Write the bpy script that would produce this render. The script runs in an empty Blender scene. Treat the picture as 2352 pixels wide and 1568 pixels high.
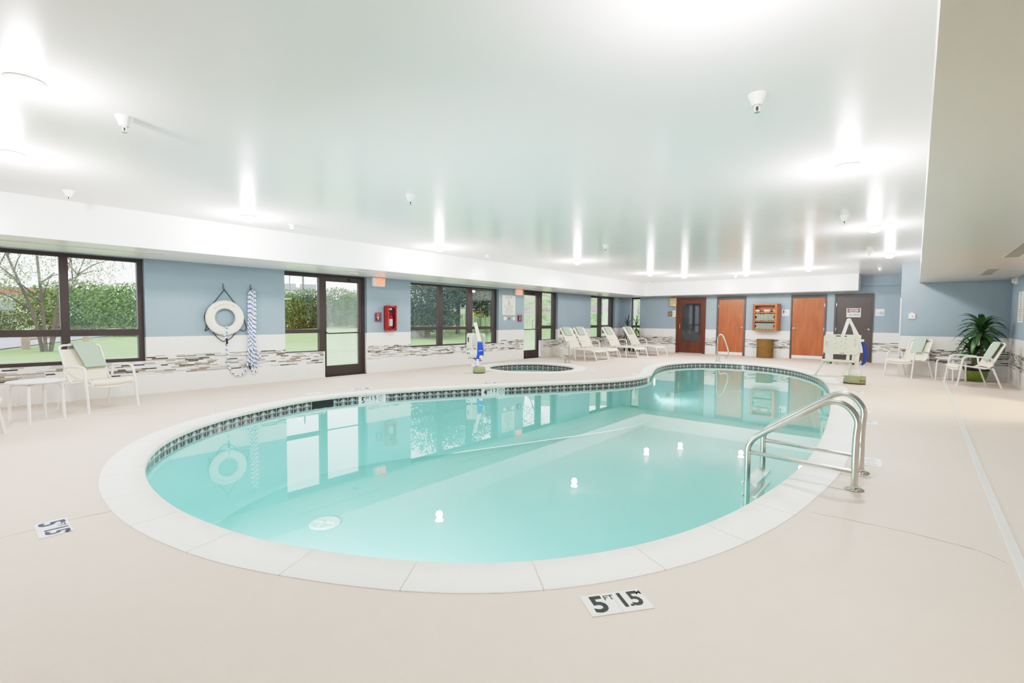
import bpy, bmesh, math, random
from mathutils import Vector, Matrix
random.seed(7)
C = bpy.context.scene.collection
PI = math.pi
# ------------------------------------------------------------------ dimensions (metres)
XL, XR, YB, YF, YA, XA = -9.80, 1.60, 18.978, -5.0, 15.36, -0.322
ZT, ZS, ZC = 0.956, 2.26, 2.766
SXL, SYB, SXB, SXR = -8.32, 18.04, -1.40, 0.02
ZW = -0.112
YAW, PITCH, ROLL, FPX, EYE = math.radians(40.28741), math.radians(-2.69185), math.radians(0.429313), 1094.738, 1.30

# ------------------------------------------------------------------ helpers
def lin(c):
    c /= 255.0
    return c/12.92 if c <= 0.04045 else ((c+0.055)/1.055)**2.4
def rgb(r, g, b): return (lin(r), lin(g), lin(b), 1.0)
def tag(o, label=None, cat=None, group=None, kind=None):
    if label: o['label'] = label
    if cat: o['category'] = cat
    if group: o['group'] = group
    if kind: o['kind'] = kind
    return o
def thing(name, label, cat, loc=(0, 0, 0), rotz=0, group=None):
    o = bpy.data.objects.new(name, None); C.objects.link(o)
    o.empty_display_size = 0.1
    o.location = loc; o.rotation_euler = (0, 0, rotz)
    return tag(o, label, cat, group)
def dup(o, parent=None):
    c = o.copy(); C.objects.link(c)
    if parent: c.parent = parent
    for ch in list(o.children): dup(ch, c)
    return c

class MB:
    def __init__(s): s.v = []; s.f = []; s.uv = None
    def add(s, vs, fs):
        n = len(s.v); s.v += [tuple(v) for v in vs]; s.f += [tuple(i+n for i in f) for f in fs]; return s
    def box(s, x0, x1, y0, y1, z0, z1):
        return s.add([(x0,y0,z0),(x1,y0,z0),(x1,y1,z0),(x0,y1,z0),(x0,y0,z1),(x1,y0,z1),(x1,y1,z1),(x0,y1,z1)],
                     [(0,3,2,1),(4,5,6,7),(0,1,5,4),(1,2,6,5),(2,3,7,6),(3,0,4,7)])
    def obb(s, p0, p1, w, h, up=(0,0,1)):
        p0, p1, up = Vector(p0), Vector(p1), Vector(up)
        d = (p1-p0).normalized(); a = d.cross(up)
        if a.length < 1e-4: a = d.cross(Vector((1,0,0)))
        a.normalize(); b = a.cross(d)
        vs = []
        for p in (p0, p1):
            for i, j in ((-1,-1),(1,-1),(1,1),(-1,1)): vs.append(p + a*(i*w/2) + b*(j*h/2))
        return s.add(vs, [(0,1,2,3),(4,7,6,5),(0,4,5,1),(1,5,6,2),(2,6,7,3),(3,7,4,0)])
    def tube(s, pts, r, n=8, closed=False, caps=True):
        P = [Vector(p) for p in pts]; m = len(P)
        rs = r if isinstance(r, (list, tuple)) else [r]*m
        nrm = None; rings = []
        for i in range(m):
            if closed: t = P[(i+1) % m]-P[i-1]
            else: t = P[min(i+1, m-1)]-P[max(i-1, 0)]
            if t.length < 1e-9: t = Vector((0,0,1))
            t.normalize()
            if nrm is None:
                nrm = t.orthogonal().normalized()
            else:
                nrm = nrm - t*nrm.dot(t)
                if nrm.length < 1e-6: nrm = t.orthogonal()
                nrm.normalize()
            b = t.cross(nrm)
            rings.append([P[i] + (nrm*math.cos(2*PI*k/n) + b*math.sin(2*PI*k/n))*rs[i] for k in range(n)])
        vs = [v for rg in rings for v in rg]; fs = []
        for i in range(m if closed else m-1):
            j = (i+1) % m
            for k in range(n): fs.append((i*n+k, i*n+(k+1) % n, j*n+(k+1) % n, j*n+k))
        if caps and not closed:
            fs.append(tuple(reversed(range(n)))); fs.append(tuple((m-1)*n+k for k in range(n)))
        return s.add(vs, fs)
    def lathe(s, prof, n=24, c=(0,0,0), axis='z', closed=False):
        vs = []; fs = []; m = len(prof)
        for (r, h) in prof:
            for k in range(n):
                a = 2*PI*k/n; x, y = r*math.cos(a), r*math.sin(a)
                p = (x, y, h) if axis == 'z' else ((h, x, y) if axis == 'x' else (x, h, y))
                vs.append((p[0]+c[0], p[1]+c[1], p[2]+c[2]))
        for i in range(m if closed else m-1):
            j = (i+1) % m
            for k in range(n): fs.append((i*n+k, i*n+(k+1) % n, j*n+(k+1) % n, j*n+k))
        if not closed:
            fs.append(tuple(reversed(range(n)))); fs.append(tuple((m-1)*n+k for k in range(n)))
        return s.add(vs, fs)
    def prism(s, poly, lo, hi, axis='z'):
        n = len(poly)
        def P(a, b, h): return (a, b, h) if axis == 'z' else ((h, a, b) if axis == 'x' else (a, h, b))
        vs = [P(a, b, lo) for a, b in poly] + [P(a, b, hi) for a, b in poly]
        fs = [tuple(range(n)), tuple(range(2*n-1, n-1, -1))] + [(i, i+n, (i+1) % n+n, (i+1) % n) for i in range(n)]
        return s.add(vs, fs)
    def grid(s, fn, nu, nv):
        vs = [fn(i/nu, j/nv) for j in range(nv+1) for i in range(nu+1)]
        fs = [(j*(nu+1)+i, j*(nu+1)+i+1, (j+1)*(nu+1)+i+1, (j+1)*(nu+1)+i) for j in range(nv) for i in range(nu)]
        return s.add(vs, fs)
    def sheet(s, fn, nu, nv, t):
        # a draped sheet with thickness t: fn gives the middle surface
        P = [[Vector(fn(i/nu, j/nv)) for i in range(nu+1)] for j in range(nv+1)]
        N = [[None]*(nu+1) for _ in range(nv+1)]
        for j in range(nv+1):
            for i in range(nu+1):
                du = P[j][min(i+1,nu)]-P[j][max(i-1,0)]; dv = P[min(j+1,nv)][i]-P[max(j-1,0)][i]
                q = du.cross(dv); N[j][i] = q.normalized() if q.length > 1e-9 else Vector((0,0,1))
        w = nu+1; vs = []; fs = []
        for sgn in (1, -1):
            for j in range(nv+1):
                for i in range(nu+1): vs.append(P[j][i]+N[j][i]*(sgn*t/2))
        o = w*(nv+1)
        for j in range(nv):
            for i in range(nu):
                a, b, c, d = j*w+i, j*w+i+1, (j+1)*w+i+1, (j+1)*w+i
                fs.append((a,b,c,d)); fs.append((a+o,d+o,c+o,b+o))
        for i in range(nu):
            fs.append((i+1,i,i+o,i+1+o)); k = nv*w; fs.append((k+i,k+i+1,k+i+1+o,k+i+o))
        for j in range(nv):
            fs.append((j*w,(j+1)*w,(j+1)*w+o,j*w+o)); k = nu; fs.append(((j+1)*w+k,j*w+k,j*w+k+o,(j+1)*w+k+o))
        return s.add(vs, fs)
    def build(s, name, mat, parent=None, smooth=True, world=False, fixn=True, bev=0):
        me = bpy.data.meshes.new(name)
        vs = s.v
        if world and parent: l = parent.location; vs = [(v[0]-l[0], v[1]-l[1], v[2]-l[2]) for v in vs]
        me.from_pydata(vs, [], s.f); me.update()
        if fixn or bev:
            bm = bmesh.new(); bm.from_mesh(me)
            if bev:
                ed = [e for e in bm.edges if len(e.link_faces) == 2 and e.calc_face_angle(0) > 0.6]
                bmesh.ops.bevel(bm, geom=ed, offset=bev, segments=2, affect='EDGES', profile=0.6)
            bmesh.ops.recalc_face_normals(bm, faces=bm.faces[:])
            bm.to_mesh(me); bm.free()
        if s.uv:
            ul = me.uv_layers.new(name='UVMap')
            for lp in me.loops: ul.data[lp.index].uv = s.uv[lp.vertex_index]
        if smooth:
            me.shade_smooth(); me.set_sharp_from_angle(angle=math.radians(38))
        if mat: me.materials.append(mat)
        o = bpy.data.objects.new(name, me); C.objects.link(o)
        if parent: o.parent = parent
        return o
def arc(c, r, a0, a1, n, u=(1,0,0), v=(0,0,1)):
    c, u, v = Vector(c), Vector(u), Vector(v)
    return [c + u*(r*math.cos(a0+(a1-a0)*i/n)) + v*(r*math.sin(a0+(a1-a0)*i/n)) for i in range(n+1)]
def fillet(pts, r, n=5):
    # round the inner corners of a polyline
    P = [Vector(p) for p in pts]; out = [P[0]]
    for i in range(1, len(P)-1):
        a, b, c = P[i-1], P[i], P[i+1]
        d1, d2 = (a-b), (c-b); l1, l2 = d1.length, d2.length
        k = min(r, l1*0.48, l2*0.48); d1.normalize(); d2.normalize()
        p, q = b+d1*k, b+d2*k
        for j in range(n+1):
            t = j/n; out.append(p*(1-t)**2 + b*2*t*(1-t) + q*t*t)
    out.append(P[-1]); return out
def catmull(pts, n=8, closed=False):
    P = [Vector(p) for p in pts]; m = len(P); out = []
    for i in range(m if closed else m-1):
        if closed: a, b, c, d = P[i-1], P[i], P[(i+1) % m], P[(i+2) % m]
        else: a, b, c, d = P[max(i-1,0)], P[i], P[i+1], P[min(i+2,m-1)]
        for j in range(n):
            t = j/n
            out.append(0.5*((2*b)+(c-a)*t+(2*a-5*b+4*c-d)*t*t+(3*b-a-3*c+d)*t**3))
    if not closed: out.append(P[-1])
    return out
def text_mb(txt, size, o, xd, yd, bold=0.0, sx=1.0, align='CENTER', mb=None, space=1.0):
    cu = bpy.data.curves.new('lettering', 'FONT'); cu.body = txt; cu.size = size
    cu.align_x = align; cu.align_y = 'CENTER'; cu.offset = bold; cu.resolution_u = 3; cu.space_character = space
    ob = bpy.data.objects.new('lettering', cu); C.objects.link(ob)
    dg = bpy.context.evaluated_depsgraph_get()
    me = bpy.data.meshes.new_from_object(ob.evaluated_get(dg))
    o, xd, yd = Vector(o), Vector(xd), Vector(yd)
    mb = mb or MB()
    mb.add([o + xd*(v.co.x*sx) + yd*v.co.y for v in me.vertices], [tuple(p.vertices) for p in me.polygons])
    bpy.data.objects.remove(ob); bpy.data.curves.remove(cu); bpy.data.meshes.remove(me)
    return mb
def disc(mb, c, r, xd, yd, n=20, r2=0):
    c, xd, yd = Vector(c), Vector(xd), Vector(yd)
    if r2:
        vs = []; 
        for k in range(n):
            a = 2*PI*k/n; d = xd*math.cos(a)+yd*math.sin(a); vs += [c+d*r, c+d*r2]
        mb.add(vs, [(2*k, (2*k+2) % (2*n), (2*k+3) % (2*n), 2*k+1) for k in range(n)])
    else: mb.add([c+xd*(r*math.cos(2*PI*k/n))+yd*(r*math.sin(2*PI*k/n)) for k in range(n)], [tuple(range(n))])
    return mb
def quad(mb, c, w, h, xd, yd):
    c, xd, yd = Vector(c), Vector(xd), Vector(yd)
    return mb.add([c-xd*w/2-yd*h/2, c+xd*w/2-yd*h/2, c+xd*w/2+yd*h/2, c-xd*w/2+yd*h/2], [(0,1,2,3)])

# ------------------------------------------------------------------ materials
class NT:
    def __init__(s, name):
        s.m = bpy.data.materials.new(name); s.m.use_nodes = True; s.t = s.m.node_tree; s.t.nodes.clear()
        s.out = s.n('ShaderNodeOutputMaterial')
    def n(s, k, **kw):
        nd = s.t.nodes.new(k)
        for a, b in kw.items(): setattr(nd, a, b)
        return nd
    def put(s, sock, v):
        if isinstance(v, bpy.types.NodeSocket): s.t.links.new(v, sock)
        else: sock.default_value = v
    def m_(s, op, a, b=0.0, c=0.0):
        nd = s.n('ShaderNodeMath', operation=op)
        s.put(nd.inputs[0], a); s.put(nd.inputs[1], b); s.put(nd.inputs[2], c); return nd.outputs[0]
    def mix(s, f, a, b):
        nd = s.n('ShaderNodeMix', data_type='RGBA'); s.put(nd.inputs[0], f); s.put(nd.inputs[6], a); s.put(nd.inputs[7], b); return nd.outputs[2]
    def noise(s, vec, scale, detail=3.0, rough=0.55, out=0):
        nd = s.n('ShaderNodeTexNoise'); s.put(nd.inputs['Scale'], scale); s.put(nd.inputs['Detail'], detail); s.put(nd.inputs['Roughness'], rough)
        if vec is not None: s.put(nd.inputs['Vector'], vec)
        return nd.outputs[out]
    def ramp(s, f, stops, const=False):
        nd = s.n('ShaderNodeValToRGB'); cr = nd.color_ramp
        if const: cr.interpolation = 'CONSTANT'
        while len(cr.elements) < len(stops): cr.elements.new(0.5)
        for e, (p, c) in zip(cr.elements, stops): e.position = p; e.color = c
        s.put(nd.inputs[0], f); return nd.outputs[0]
    def pos(s):
        return s.n('ShaderNodeNewGeometry').outputs['Position']
    def obj(s): return s.n('ShaderNodeTexCoord').outputs['Object']
    def sep(s, v):
        nd = s.n('ShaderNodeSeparateXYZ'); s.put(nd.inputs[0], v); return nd.outputs
    def comb(s, x, y, z):
        nd = s.n('ShaderNodeCombineXYZ'); s.put(nd.inputs[0], x); s.put(nd.inputs[1], y); s.put(nd.inputs[2], z); return nd.outputs[0]
    def scl(s, v, k):
        nd = s.n('ShaderNodeVectorMath', operation='MULTIPLY'); s.put(nd.inputs[0], v); nd.inputs[1].default_value = k; return nd.outputs[0]
    def bump(s, h, strength=0.3, dist=0.01):
        nd = s.n('ShaderNodeBump'); nd.inputs['Strength'].default_value = strength; nd.inputs['Distance'].default_value = dist
        s.put(nd.inputs['Height'], h); return nd.outputs[0]
    def bsdf(s, col, rough=0.5, metal=0.0, normal=None, spec=0.5, emit=None, estr=0.0, coat=0.0):
        b = s.n('ShaderNodeBsdfPrincipled')
        s.put(b.inputs['Base Color'], col); s.put(b.inputs['Roughness'], rough); s.put(b.inputs['Metallic'], metal)
        s.put(b.inputs['Specular IOR Level'], spec); s.put(b.inputs['Coat Weight'], coat)
        if normal is not None: s.put(b.inputs['Normal'], normal)
        if emit is not None: s.put(b.inputs['Emission Color'], emit); s.put(b.inputs['Emission Strength'], estr)
        s.t.links.new(b.outputs[0], s.out.inputs[0]); return b
def plain(name, col, rough=0.5, metal=0.0, var=0.06, scale=12, bump=0.0, bscale=60, spec=0.5, emit=None, estr=0, coat=0.0):
    t = NT(name); v = t.obj(); f = t.noise(v, scale)
    dk = tuple(c*(1-var*2) for c in col[:3])+(1,); lt = tuple(min(1, c*(1+var)) for c in col[:3])+(1,)
    c = t.mix(f, dk, lt)
    nrm = t.bump(t.noise(v, bscale, 2), bump, 0.004) if bump else None
    t.bsdf(c, rough, metal, nrm, spec, emit, estr, coat); return t.m

BLUE = rgb(152, 169, 181)
def wall_mat(name, axis):
    t = NT(name); geo = t.n('ShaderNodeNewGeometry'); p = t.sep(geo.outputs['Position']); nn = t.sep(geo.outputs['True Normal'])
    z = p[2]; u = p[1] if axis == 'x' else p[0]
    face = t.m_('GREATER_THAN', t.m_('ABSOLUTE', nn[0] if axis == 'x' else nn[1]), 0.5)
    H = 0.0229
    rowf = t.m_('DIVIDE', z, H); row = t.m_('FLOOR', rowf); fr = t.m_('FRACT', rowf)
    w1 = t.n('ShaderNodeTexWhiteNoise', noise_dimensions='1D'); t.put(w1.inputs['W'], row)
    r1 = w1.outputs['Value']
    w = t.m_('MULTIPLY_ADD', r1, 0.17, 0.10)
    cf = t.m_('ADD', t.m_('DIVIDE', u, w), t.m_('MULTIPLY', r1, 17.3)); col = t.m_('FLOOR', cf); cfr = t.m_('FRACT', cf)
    w2 = t.n('ShaderNodeTexWhiteNoise', noise_dimensions='2D'); t.put(w2.inputs['Vector'], t.comb(row, col, 0.0))
    r2 = w2.outputs['Value']
    pal = t.ramp(r2, [(0, rgb(236,236,234)), (0.30, rgb(196,198,198)), (0.44, rgb(226,224,220)), (0.56, rgb(166,158,148)), (0.70, rgb(136,126,114)), (0.80, rgb(186,182,176)), (0.90, rgb(58,54,52))], True)
    gr = t.m_('MAXIMUM', t.m_('LESS_THAN', fr, 0.13), t.m_('LESS_THAN', cfr, 0.025))
    mos = t.mix(gr, pal, rgb(214, 211, 205))
    jt = t.m_('LESS_THAN', t.m_('FRACT', t.m_('DIVIDE', u, 0.61)), 0.006)
    nz = t.noise(geo.outputs['Position'], 3.0)
    tile = t.mix(nz, rgb(234, 233, 229), rgb(242, 241, 238)); tile = t.mix(jt, tile, rgb(222, 220, 216))
    isb = t.m_('MULTIPLY', t.m_('MULTIPLY', t.m_('GREATER_THAN', z, 0.3225), t.m_('LESS_THAN', z, 0.642)), face)
    low = t.mix(isb, tile, mos)
    pn = t.noise(geo.outputs['Position'], 1.3, 4)
    blue = t.mix(pn, tuple(c*0.93 for c in BLUE[:3])+(1,), tuple(c*1.06 for c in BLUE[:3])+(1,))
    up = t.m_('GREATER_THAN', z, ZT)
    c = t.mix(up, low, blue)
    nrm = t.bump(t.noise(geo.outputs['Position'], 90, 2), 0.05, 0.003)
    t.bsdf(c, t.mix(up, (0.32,)*3+(1,), (0.45,)*3+(1,)), 0, nrm); return t.m
M = {}
M['wall_x'] = wall_mat('wall paint and mosaic tile long walls', 'x')
M['wall_y'] = wall_mat('wall paint and mosaic tile short walls', 'y')
def ceil_mat(name, a, b, rough, bstr):
    t = NT(name); p = t.pos(); q = t.scl(p, (0.9, 0.9, 0.9))
    f = t.noise(q, 0.8, 3)
    h = t.m_('ADD', t.noise(t.scl(p, (1.6, 1.6, 1)), 1.0, 2), t.m_('MULTIPLY', t.noise(p, 6, 2), 0.12))
    t.bsdf(t.mix(f, a, b), rough, 0, t.bump(h, bstr, 0.05), 0.5); return t.m
M['ceil'] = ceil_mat('semi gloss ceiling paint', rgb(245,239,238), rgb(250,244,243), 0.2, 0.10)
M['soffit'] = ceil_mat('soffit paint', rgb(244,245,244), rgb(248,248,247), 0.28, 0.10)
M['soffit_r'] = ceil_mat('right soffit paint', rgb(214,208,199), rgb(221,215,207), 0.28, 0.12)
def floor_mat():
    t = NT('textured concrete deck coating'); p = t.pos()
    f = t.noise(p, 0.7, 5); g = t.noise(p, 9, 4)
    c = t.mix(f, rgb(221,206,195), rgb(233,220,210)); c = t.mix(t.m_('MULTIPLY', g, 0.4), c, rgb(212,197,187))
    h = t.m_('ADD', t.noise(p, 55, 3), t.m_('MULTIPLY', t.noise(p, 170, 2), 0.5))
    t.bsdf(c, 0.62, 0, t.bump(h, 0.22, 0.006), 0.35); return t.m
M['floor'] = floor_mat()
def coping_mat():
    t = NT('white cast coping stone'); tc = t.n('ShaderNodeTexCoord'); uv = t.sep(tc.outputs['UV']); p = t.pos()
    fu = t.m_('FRACT', t.m_('DIVIDE', uv[0], 0.61)); j = t.m_('LESS_THAN', fu, 0.009)
    cell = t.n('ShaderNodeTexWhiteNoise', noise_dimensions='1D'); t.put(cell.inputs['W'], t.m_('FLOOR', t.m_('DIVIDE', uv[0], 0.61)))
    st = t.m_('MULTIPLY', t.m_('MAXIMUM', t.m_('SUBTRACT', 1.0, t.m_('DIVIDE', t.m_('ADD', uv[1], t.m_('MULTIPLY', t.noise(p, 30, 3), 0.06)), 0.17)), 0.0), t.noise(p, 5, 4))
    c = t.mix(st, t.mix(cell.outputs['Value'], rgb(247,246,243), rgb(252,252,250)), rgb(208,201,178))
    c = t.mix(j, c, rgb(196,190,178))
    ribs = t.m_('MULTIPLY', t.m_('SINE', t.m_('MULTIPLY', uv[0], 230.0)), t.m_('MULTIPLY', t.m_('GREATER_THAN', uv[1], 0.10), t.m_('LESS_THAN', uv[1], 0.17)))
    h = t.m_('ADD', t.m_('MULTIPLY', ribs, 0.35), t.m_('SUBTRACT', t.noise(p, 45, 3), t.m_('MULTIPLY', j, 1.5)))
    t.bsdf(c, 0.5, 0, t.bump(h, 0.18, 0.006)); return t.m
M['coping'] = coping_mat()
def band_mat():
    t = NT('waterline tile with diamond motif'); tc = t.n('ShaderNodeTexCoord'); uv = t.sep(tc.outputs['UV'])
    fu = t.m_('SUBTRACT', t.m_('FRACT', t.m_('DIVIDE', uv[0], 0.154)), 0.5); ax = t.m_('ABSOLUTE', fu); v = uv[1]   # v: 0 top, 1 bottom of the tile
    v2 = t.m_('FRACT', t.m_('MULTIPLY', v, 2.0))
    def tri(off, k): return t.m_('LESS_THAN', ax, t.m_('MULTIPLY', t.m_('SUBTRACT', v2, 0.12+off), k))
    dark = t.mix(t.noise(t.pos(), 20), rgb(66,50,52), rgb(84,66,68))
    c = t.mix(tri(0.0, 0.60), dark, rgb(214,206,204))
    c = t.mix(tri(0.10, 0.60), c, rgb(112,102,108))
    c = t.mix(tri(0.20, 0.60), c, rgb(176,172,176))
    c = t.mix(tri(0.42, 0.60), c, rgb(128,122,130))
    dy = t.m_('MULTIPLY', t.m_('SUBTRACT', v2, 0.70), 0.5)
    d = t.m_('SQRT', t.m_('ADD', t.m_('MULTIPLY', fu, fu), t.m_('MULTIPLY', dy, dy)))
    c = t.mix(t.m_('LESS_THAN', d, 0.085), c, rgb(222,230,248))
    c = t.mix(t.m_('GREATER_THAN', v2, 0.86), c, dark)
    c = t.mix(t.m_('LESS_THAN', t.m_('ABSOLUTE', t.m_('SUBTRACT', v2, 0.86)), 0.035), c, rgb(190,184,184))
    c = t.mix(t.m_('GREATER_THAN', ax, 0.47), c, rgb(206,198,192))
    t.bsdf(c, 0.18, 0, None, 0.5); return t.m
M['band'] = band_mat()
def basin_mat():
    t = NT('pool plaster'); p = t.pos(); f = t.noise(p, 1.2, 3)
    t.bsdf(t.mix(f, rgb(150,206,201), rgb(162,214,209)), 0.75, 0, None, 0.2); return t.m
M['basin'] = basin_mat()
def schlick(t, f0, nrm=None):
    geo = t.n('ShaderNodeNewGeometry'); dp = t.n('ShaderNodeVectorMath', operation='DOT_PRODUCT')
    t.put(dp.inputs[0], nrm if nrm is not None else geo.outputs['Normal']); t.put(dp.inputs[1], geo.outputs['Incoming'])
    c = t.m_('SUBTRACT', 1.0, t.m_('MINIMUM', t.m_('ABSOLUTE', dp.outputs['Value']), 1.0))
    return t.m_('MULTIPLY_ADD', t.m_('POWER', c, 5.0), 1.0-f0, f0)
def water_mat(name, tint, amp):
    t = NT(name); p = t.pos()
    nrm = t.bump(t.noise(p, 1.6, 2), amp, 0.01)
    tr = t.n('ShaderNodeBsdfTransparent'); tr.inputs[0].default_value = tint
    gl = t.n('ShaderNodeBsdfGlossy'); gl.inputs['Roughness'].default_value = 0.0; gl.inputs[0].default_value = (1,1,1,1); t.put(gl.inputs['Normal'], nrm)
    mx = t.n('ShaderNodeMixShader'); t.put(mx.inputs[0], schlick(t, 0.025, nrm)); t.put(mx.inputs[1], tr.outputs[0]); t.put(mx.inputs[2], gl.outputs[0])
    t.t.links.new(mx.outputs[0], t.out.inputs[0]); return t.m
M['drain'] = plain('pale drain cover', rgb(196,236,228), 0.5, 0, 0.02)
M['water'] = water_mat('still pool water', (0.88, 0.985, 0.975, 1), 0.008)
M['spa_water'] = water_mat('spa water', (0.86, 0.98, 0.94, 1), 0.06)
def glass_mat(name, ior, tint, fog=0.0):
    t = NT(name)
    f0 = ((ior-1)/(ior+1))**2
    tr = t.n('ShaderNodeBsdfTransparent'); tr.inputs[0].default_value = tint
    gl = t.n('ShaderNodeBsdfGlossy'); gl.inputs['Roughness'].default_value = 0.0
    base = tr.outputs[0]
    if fog:
        df = t.n('ShaderNodeBsdfDiffuse'); df.inputs[0].default_value = (0.85, 0.9, 0.9, 1)
        tl = t.n('ShaderNodeBsdfTranslucent'); tl.inputs[0].default_value = (0.85, 0.9, 0.9, 1)
        a = t.n('ShaderNodeAddShader'); t.put(a.inputs[0], df.outputs[0]); t.put(a.inputs[1], tl.outputs[0])
        o = t.sep(t.pos())
        nz = t.noise(t.scl(t.pos(), (6, 6, 0.7)), 1.0, 4)
        lowz = t.m_('MULTIPLY', t.m_('SUBTRACT', 1.6, o[2]), 0.25)
        f = t.m_('MULTIPLY', t.m_('ADD', nz, lowz), fog)
        f = t.m_('MINIMUM', t.m_('MAXIMUM', f, 0.0), 0.5)
        mm = t.n('ShaderNodeMixShader'); t.put(mm.inputs[0], f); t.put(mm.inputs[1], base); t.put(mm.inputs[2], a.outputs[0]); base = mm.outputs[0]
    mx = t.n('ShaderNodeMixShader'); t.put(mx.inputs[0], schlick(t, f0)); t.put(mx.inputs[1], base); t.put(mx.inputs[2], gl.outputs[0])
    t.t.links.new(mx.outputs[0], t.out.inputs[0]); return t.m
M['glass'] = glass_mat('window glass', 1.85, (0.97, 0.985, 0.98, 1))
M['fogglass'] = glass_mat('misted door glass', 1.7, (0.97, 0.98, 0.97, 1), 0.10)
M['clear'] = glass_mat('clear plastic cover', 1.45, (0.9, 0.9, 0.92, 1))
M['darkglass'] = plain('dark sauna glass', rgb(44,48,54), 0.04, 0, 0.02, spec=0.9)
M['bronze'] = plain('dark bronze aluminium', rgb(64,52,50), 0.42, 0.0, 0.05, spec=0.4)
M['white_metal'] = plain('white powder coated tube', rgb(243,241,235), 0.32, 0, 0.01)
M['white_plastic'] = plain('white plastic', rgb(240,240,238), 0.35, 0, 0.01)
M['paper'] = plain('white sign board', rgb(243,243,242), 0.5, 0, 0.01)
M['cream'] = plain('cream sign board', rgb(232,231,224), 0.5, 0, 0.01)
M['ink'] = plain('black lettering', rgb(38,40,40), 0.6, 0, 0.02)
M['greyink'] = plain('grey lettering', rgb(150,150,146), 0.6, 0, 0.02)
M['blueink'] = plain('navy lettering', rgb(52,62,96), 0.6, 0, 0.02)
M['steel'] = plain('brushed stainless steel', rgb(198,196,190), 0.24, 1.0, 0.05, 40)
M['chrome'] = plain('polished chrome', rgb(214,214,212), 0.1, 1.0, 0.02)
M['galv'] = plain('galvanised steel', rgb(128,134,138), 0.4, 0.6, 0.05)
M['red'] = plain('red enamel', rgb(176,34,38), 0.35, 0, 0.04)
M['redlit'] = plain('lit red exit letters', rgb(226,70,50), 0.4, 0, 0.0, emit=(1.0, 0.13, 0.05, 1), estr=2.6)
M['exitface'] = plain('exit sign face', rgb(246,214,206), 0.4, 0, 0.01, emit=(1.0, 0.5, 0.42, 1), estr=0.2)
M['black'] = plain('black plastic', rgb(30,30,32), 0.5, 0, 0.05)
M['sage'] = plain('sage green hard plastic', rgb(212,214,199), 0.4, 0, 0.02)
M['sagedk'] = plain('green lift base shell', rgb(150,160,124), 0.35, 0, 0.04)
M['bluecover'] = plain('royal blue fabric cover', rgb(34,82,206), 0.75, 0, 0.08, 14, 0.3, 22)
M['navycover'] = plain('dark blue fabric cover', rgb(32,62,140), 0.75, 0, 0.08, 14, 0.3, 22)
M['ring'] = plain('off white ring foam', rgb(236,232,218), 0.35, 0, 0.02)
M['tan'] = plain('tan metal box', rgb(196,178,138), 0.5, 0, 0.05)
M['plaque'] = plain('brown wood plaque', rgb(128,104,84), 0.6, 0, 0.06)
M['brass'] = plain('brass fitting', rgb(196,150,60), 0.25, 1.0, 0.03)
M['pot'] = plain('green glazed pot', rgb(112,136,30), 0.3, 0, 0.08, 8, coat=0.4)
M['potdark'] = plain('dark pot liner', rgb(34,32,34), 0.45, 0, 0.05)
M['soil'] = plain('potting soil', rgb(58,46,36), 0.9, 0, 0.2, 40, 0.5, 60)
M['stem'] = plain('plant cane', rgb(126,106,78), 0.8, 0, 0.15, 30, 0.4, 50)
M['leaf'] = plain('glossy green leaf', rgb(58,98,46), 0.32, 0, 0.3, 6)
M['yucca'] = plain('dark narrow leaf', rgb(52,72,54), 0.45, 0, 0.2, 9)
M['mattop'] = plain('speckled white table top', rgb(232,230,234), 0.45, 0, 0.10, 70)
M['vent'] = plain('grey vent metal', rgb(176,172,164), 0.5, 0, 0.02)
M['ventdark'] = plain('vent shadow gap', rgb(96,92,88), 0.7, 0, 0.02)
M['white_trim'] = plain('white plastic corner trim', rgb(236,236,238), 0.4, 0, 0.01)
M['concrete'] = plain('pale concrete walk', rgb(212,212,208), 0.8, 0, 0.06, 3)
M['asphalt'] = plain('grey asphalt', rgb(150,150,164), 0.85, 0, 0.06, 2)
M['bark'] = plain('grey bark', rgb(112,106,104), 0.9, 0, 0.2, 8, 0.4, 30)
M['log'] = plain('weathered log', rgb(176,160,150), 0.9, 0, 0.15, 6, 0.4, 30)
M['leaf_a'] = plain('fresh green leaves', rgb(112,142,76), 0.6, 0, 0.3, 1.2)
M['leaf_b'] = plain('pale green leaves', rgb(150,166,118), 0.6, 0, 0.2, 1.5)
M['leaf_c'] = plain('blue green needles', rgb(72,96,82), 0.7, 0, 0.3, 1.2)
M['leaf_d'] = plain('yellow flower heads', rgb(206,196,78), 0.7, 0, 0.15, 2)
M['leaf_e'] = plain('deep green leaves', rgb(92,120,74), 0.6, 0, 0.3, 1.2)
M['stone'] = plain('grey boulder', rgb(150,150,156), 0.85, 0, 0.15, 4, 0.5, 10)
M['bldg'] = plain('far building wall', rgb(206,202,206), 0.8, 0, 0.05, 1)
M['roofred'] = plain('far red fascia', rgb(190,120,120), 0.8, 0, 0.05, 1)
M['roofgrey'] = plain('far grey roof', rgb(150,156,164), 0.8, 0, 0.05, 1)
def fabric_mat(name, a, b, sc, rough=0.85, wv=0.25):
    t = NT(name); o = t.obj(); f = t.noise(o, sc, 3)
    w = t.n('ShaderNodeTexWave'); w.inputs['Scale'].default_value = 60; t.put(w.inputs['Vector'], o); w.inputs['Distortion'].default_value = 1.0; w.bands_direction = 'Y'
    c = t.mix(t.m_('MULTIPLY', w.outputs[1], 0.5), t.mix(f, a, b), a)
    t.bsdf(c, rough, 0, t.bump(t.noise(o, 220, 2), wv, 0.003), 0.2); return t.m
M['sling'] = fabric_mat('cream woven sling', rgb(230,221,200), rgb(240,233,217), 30)
M['towel'] = fabric_mat('sage terry towel', rgb(166,184,170), rgb(184,200,187), 20, 0.95, 0.6)
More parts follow.
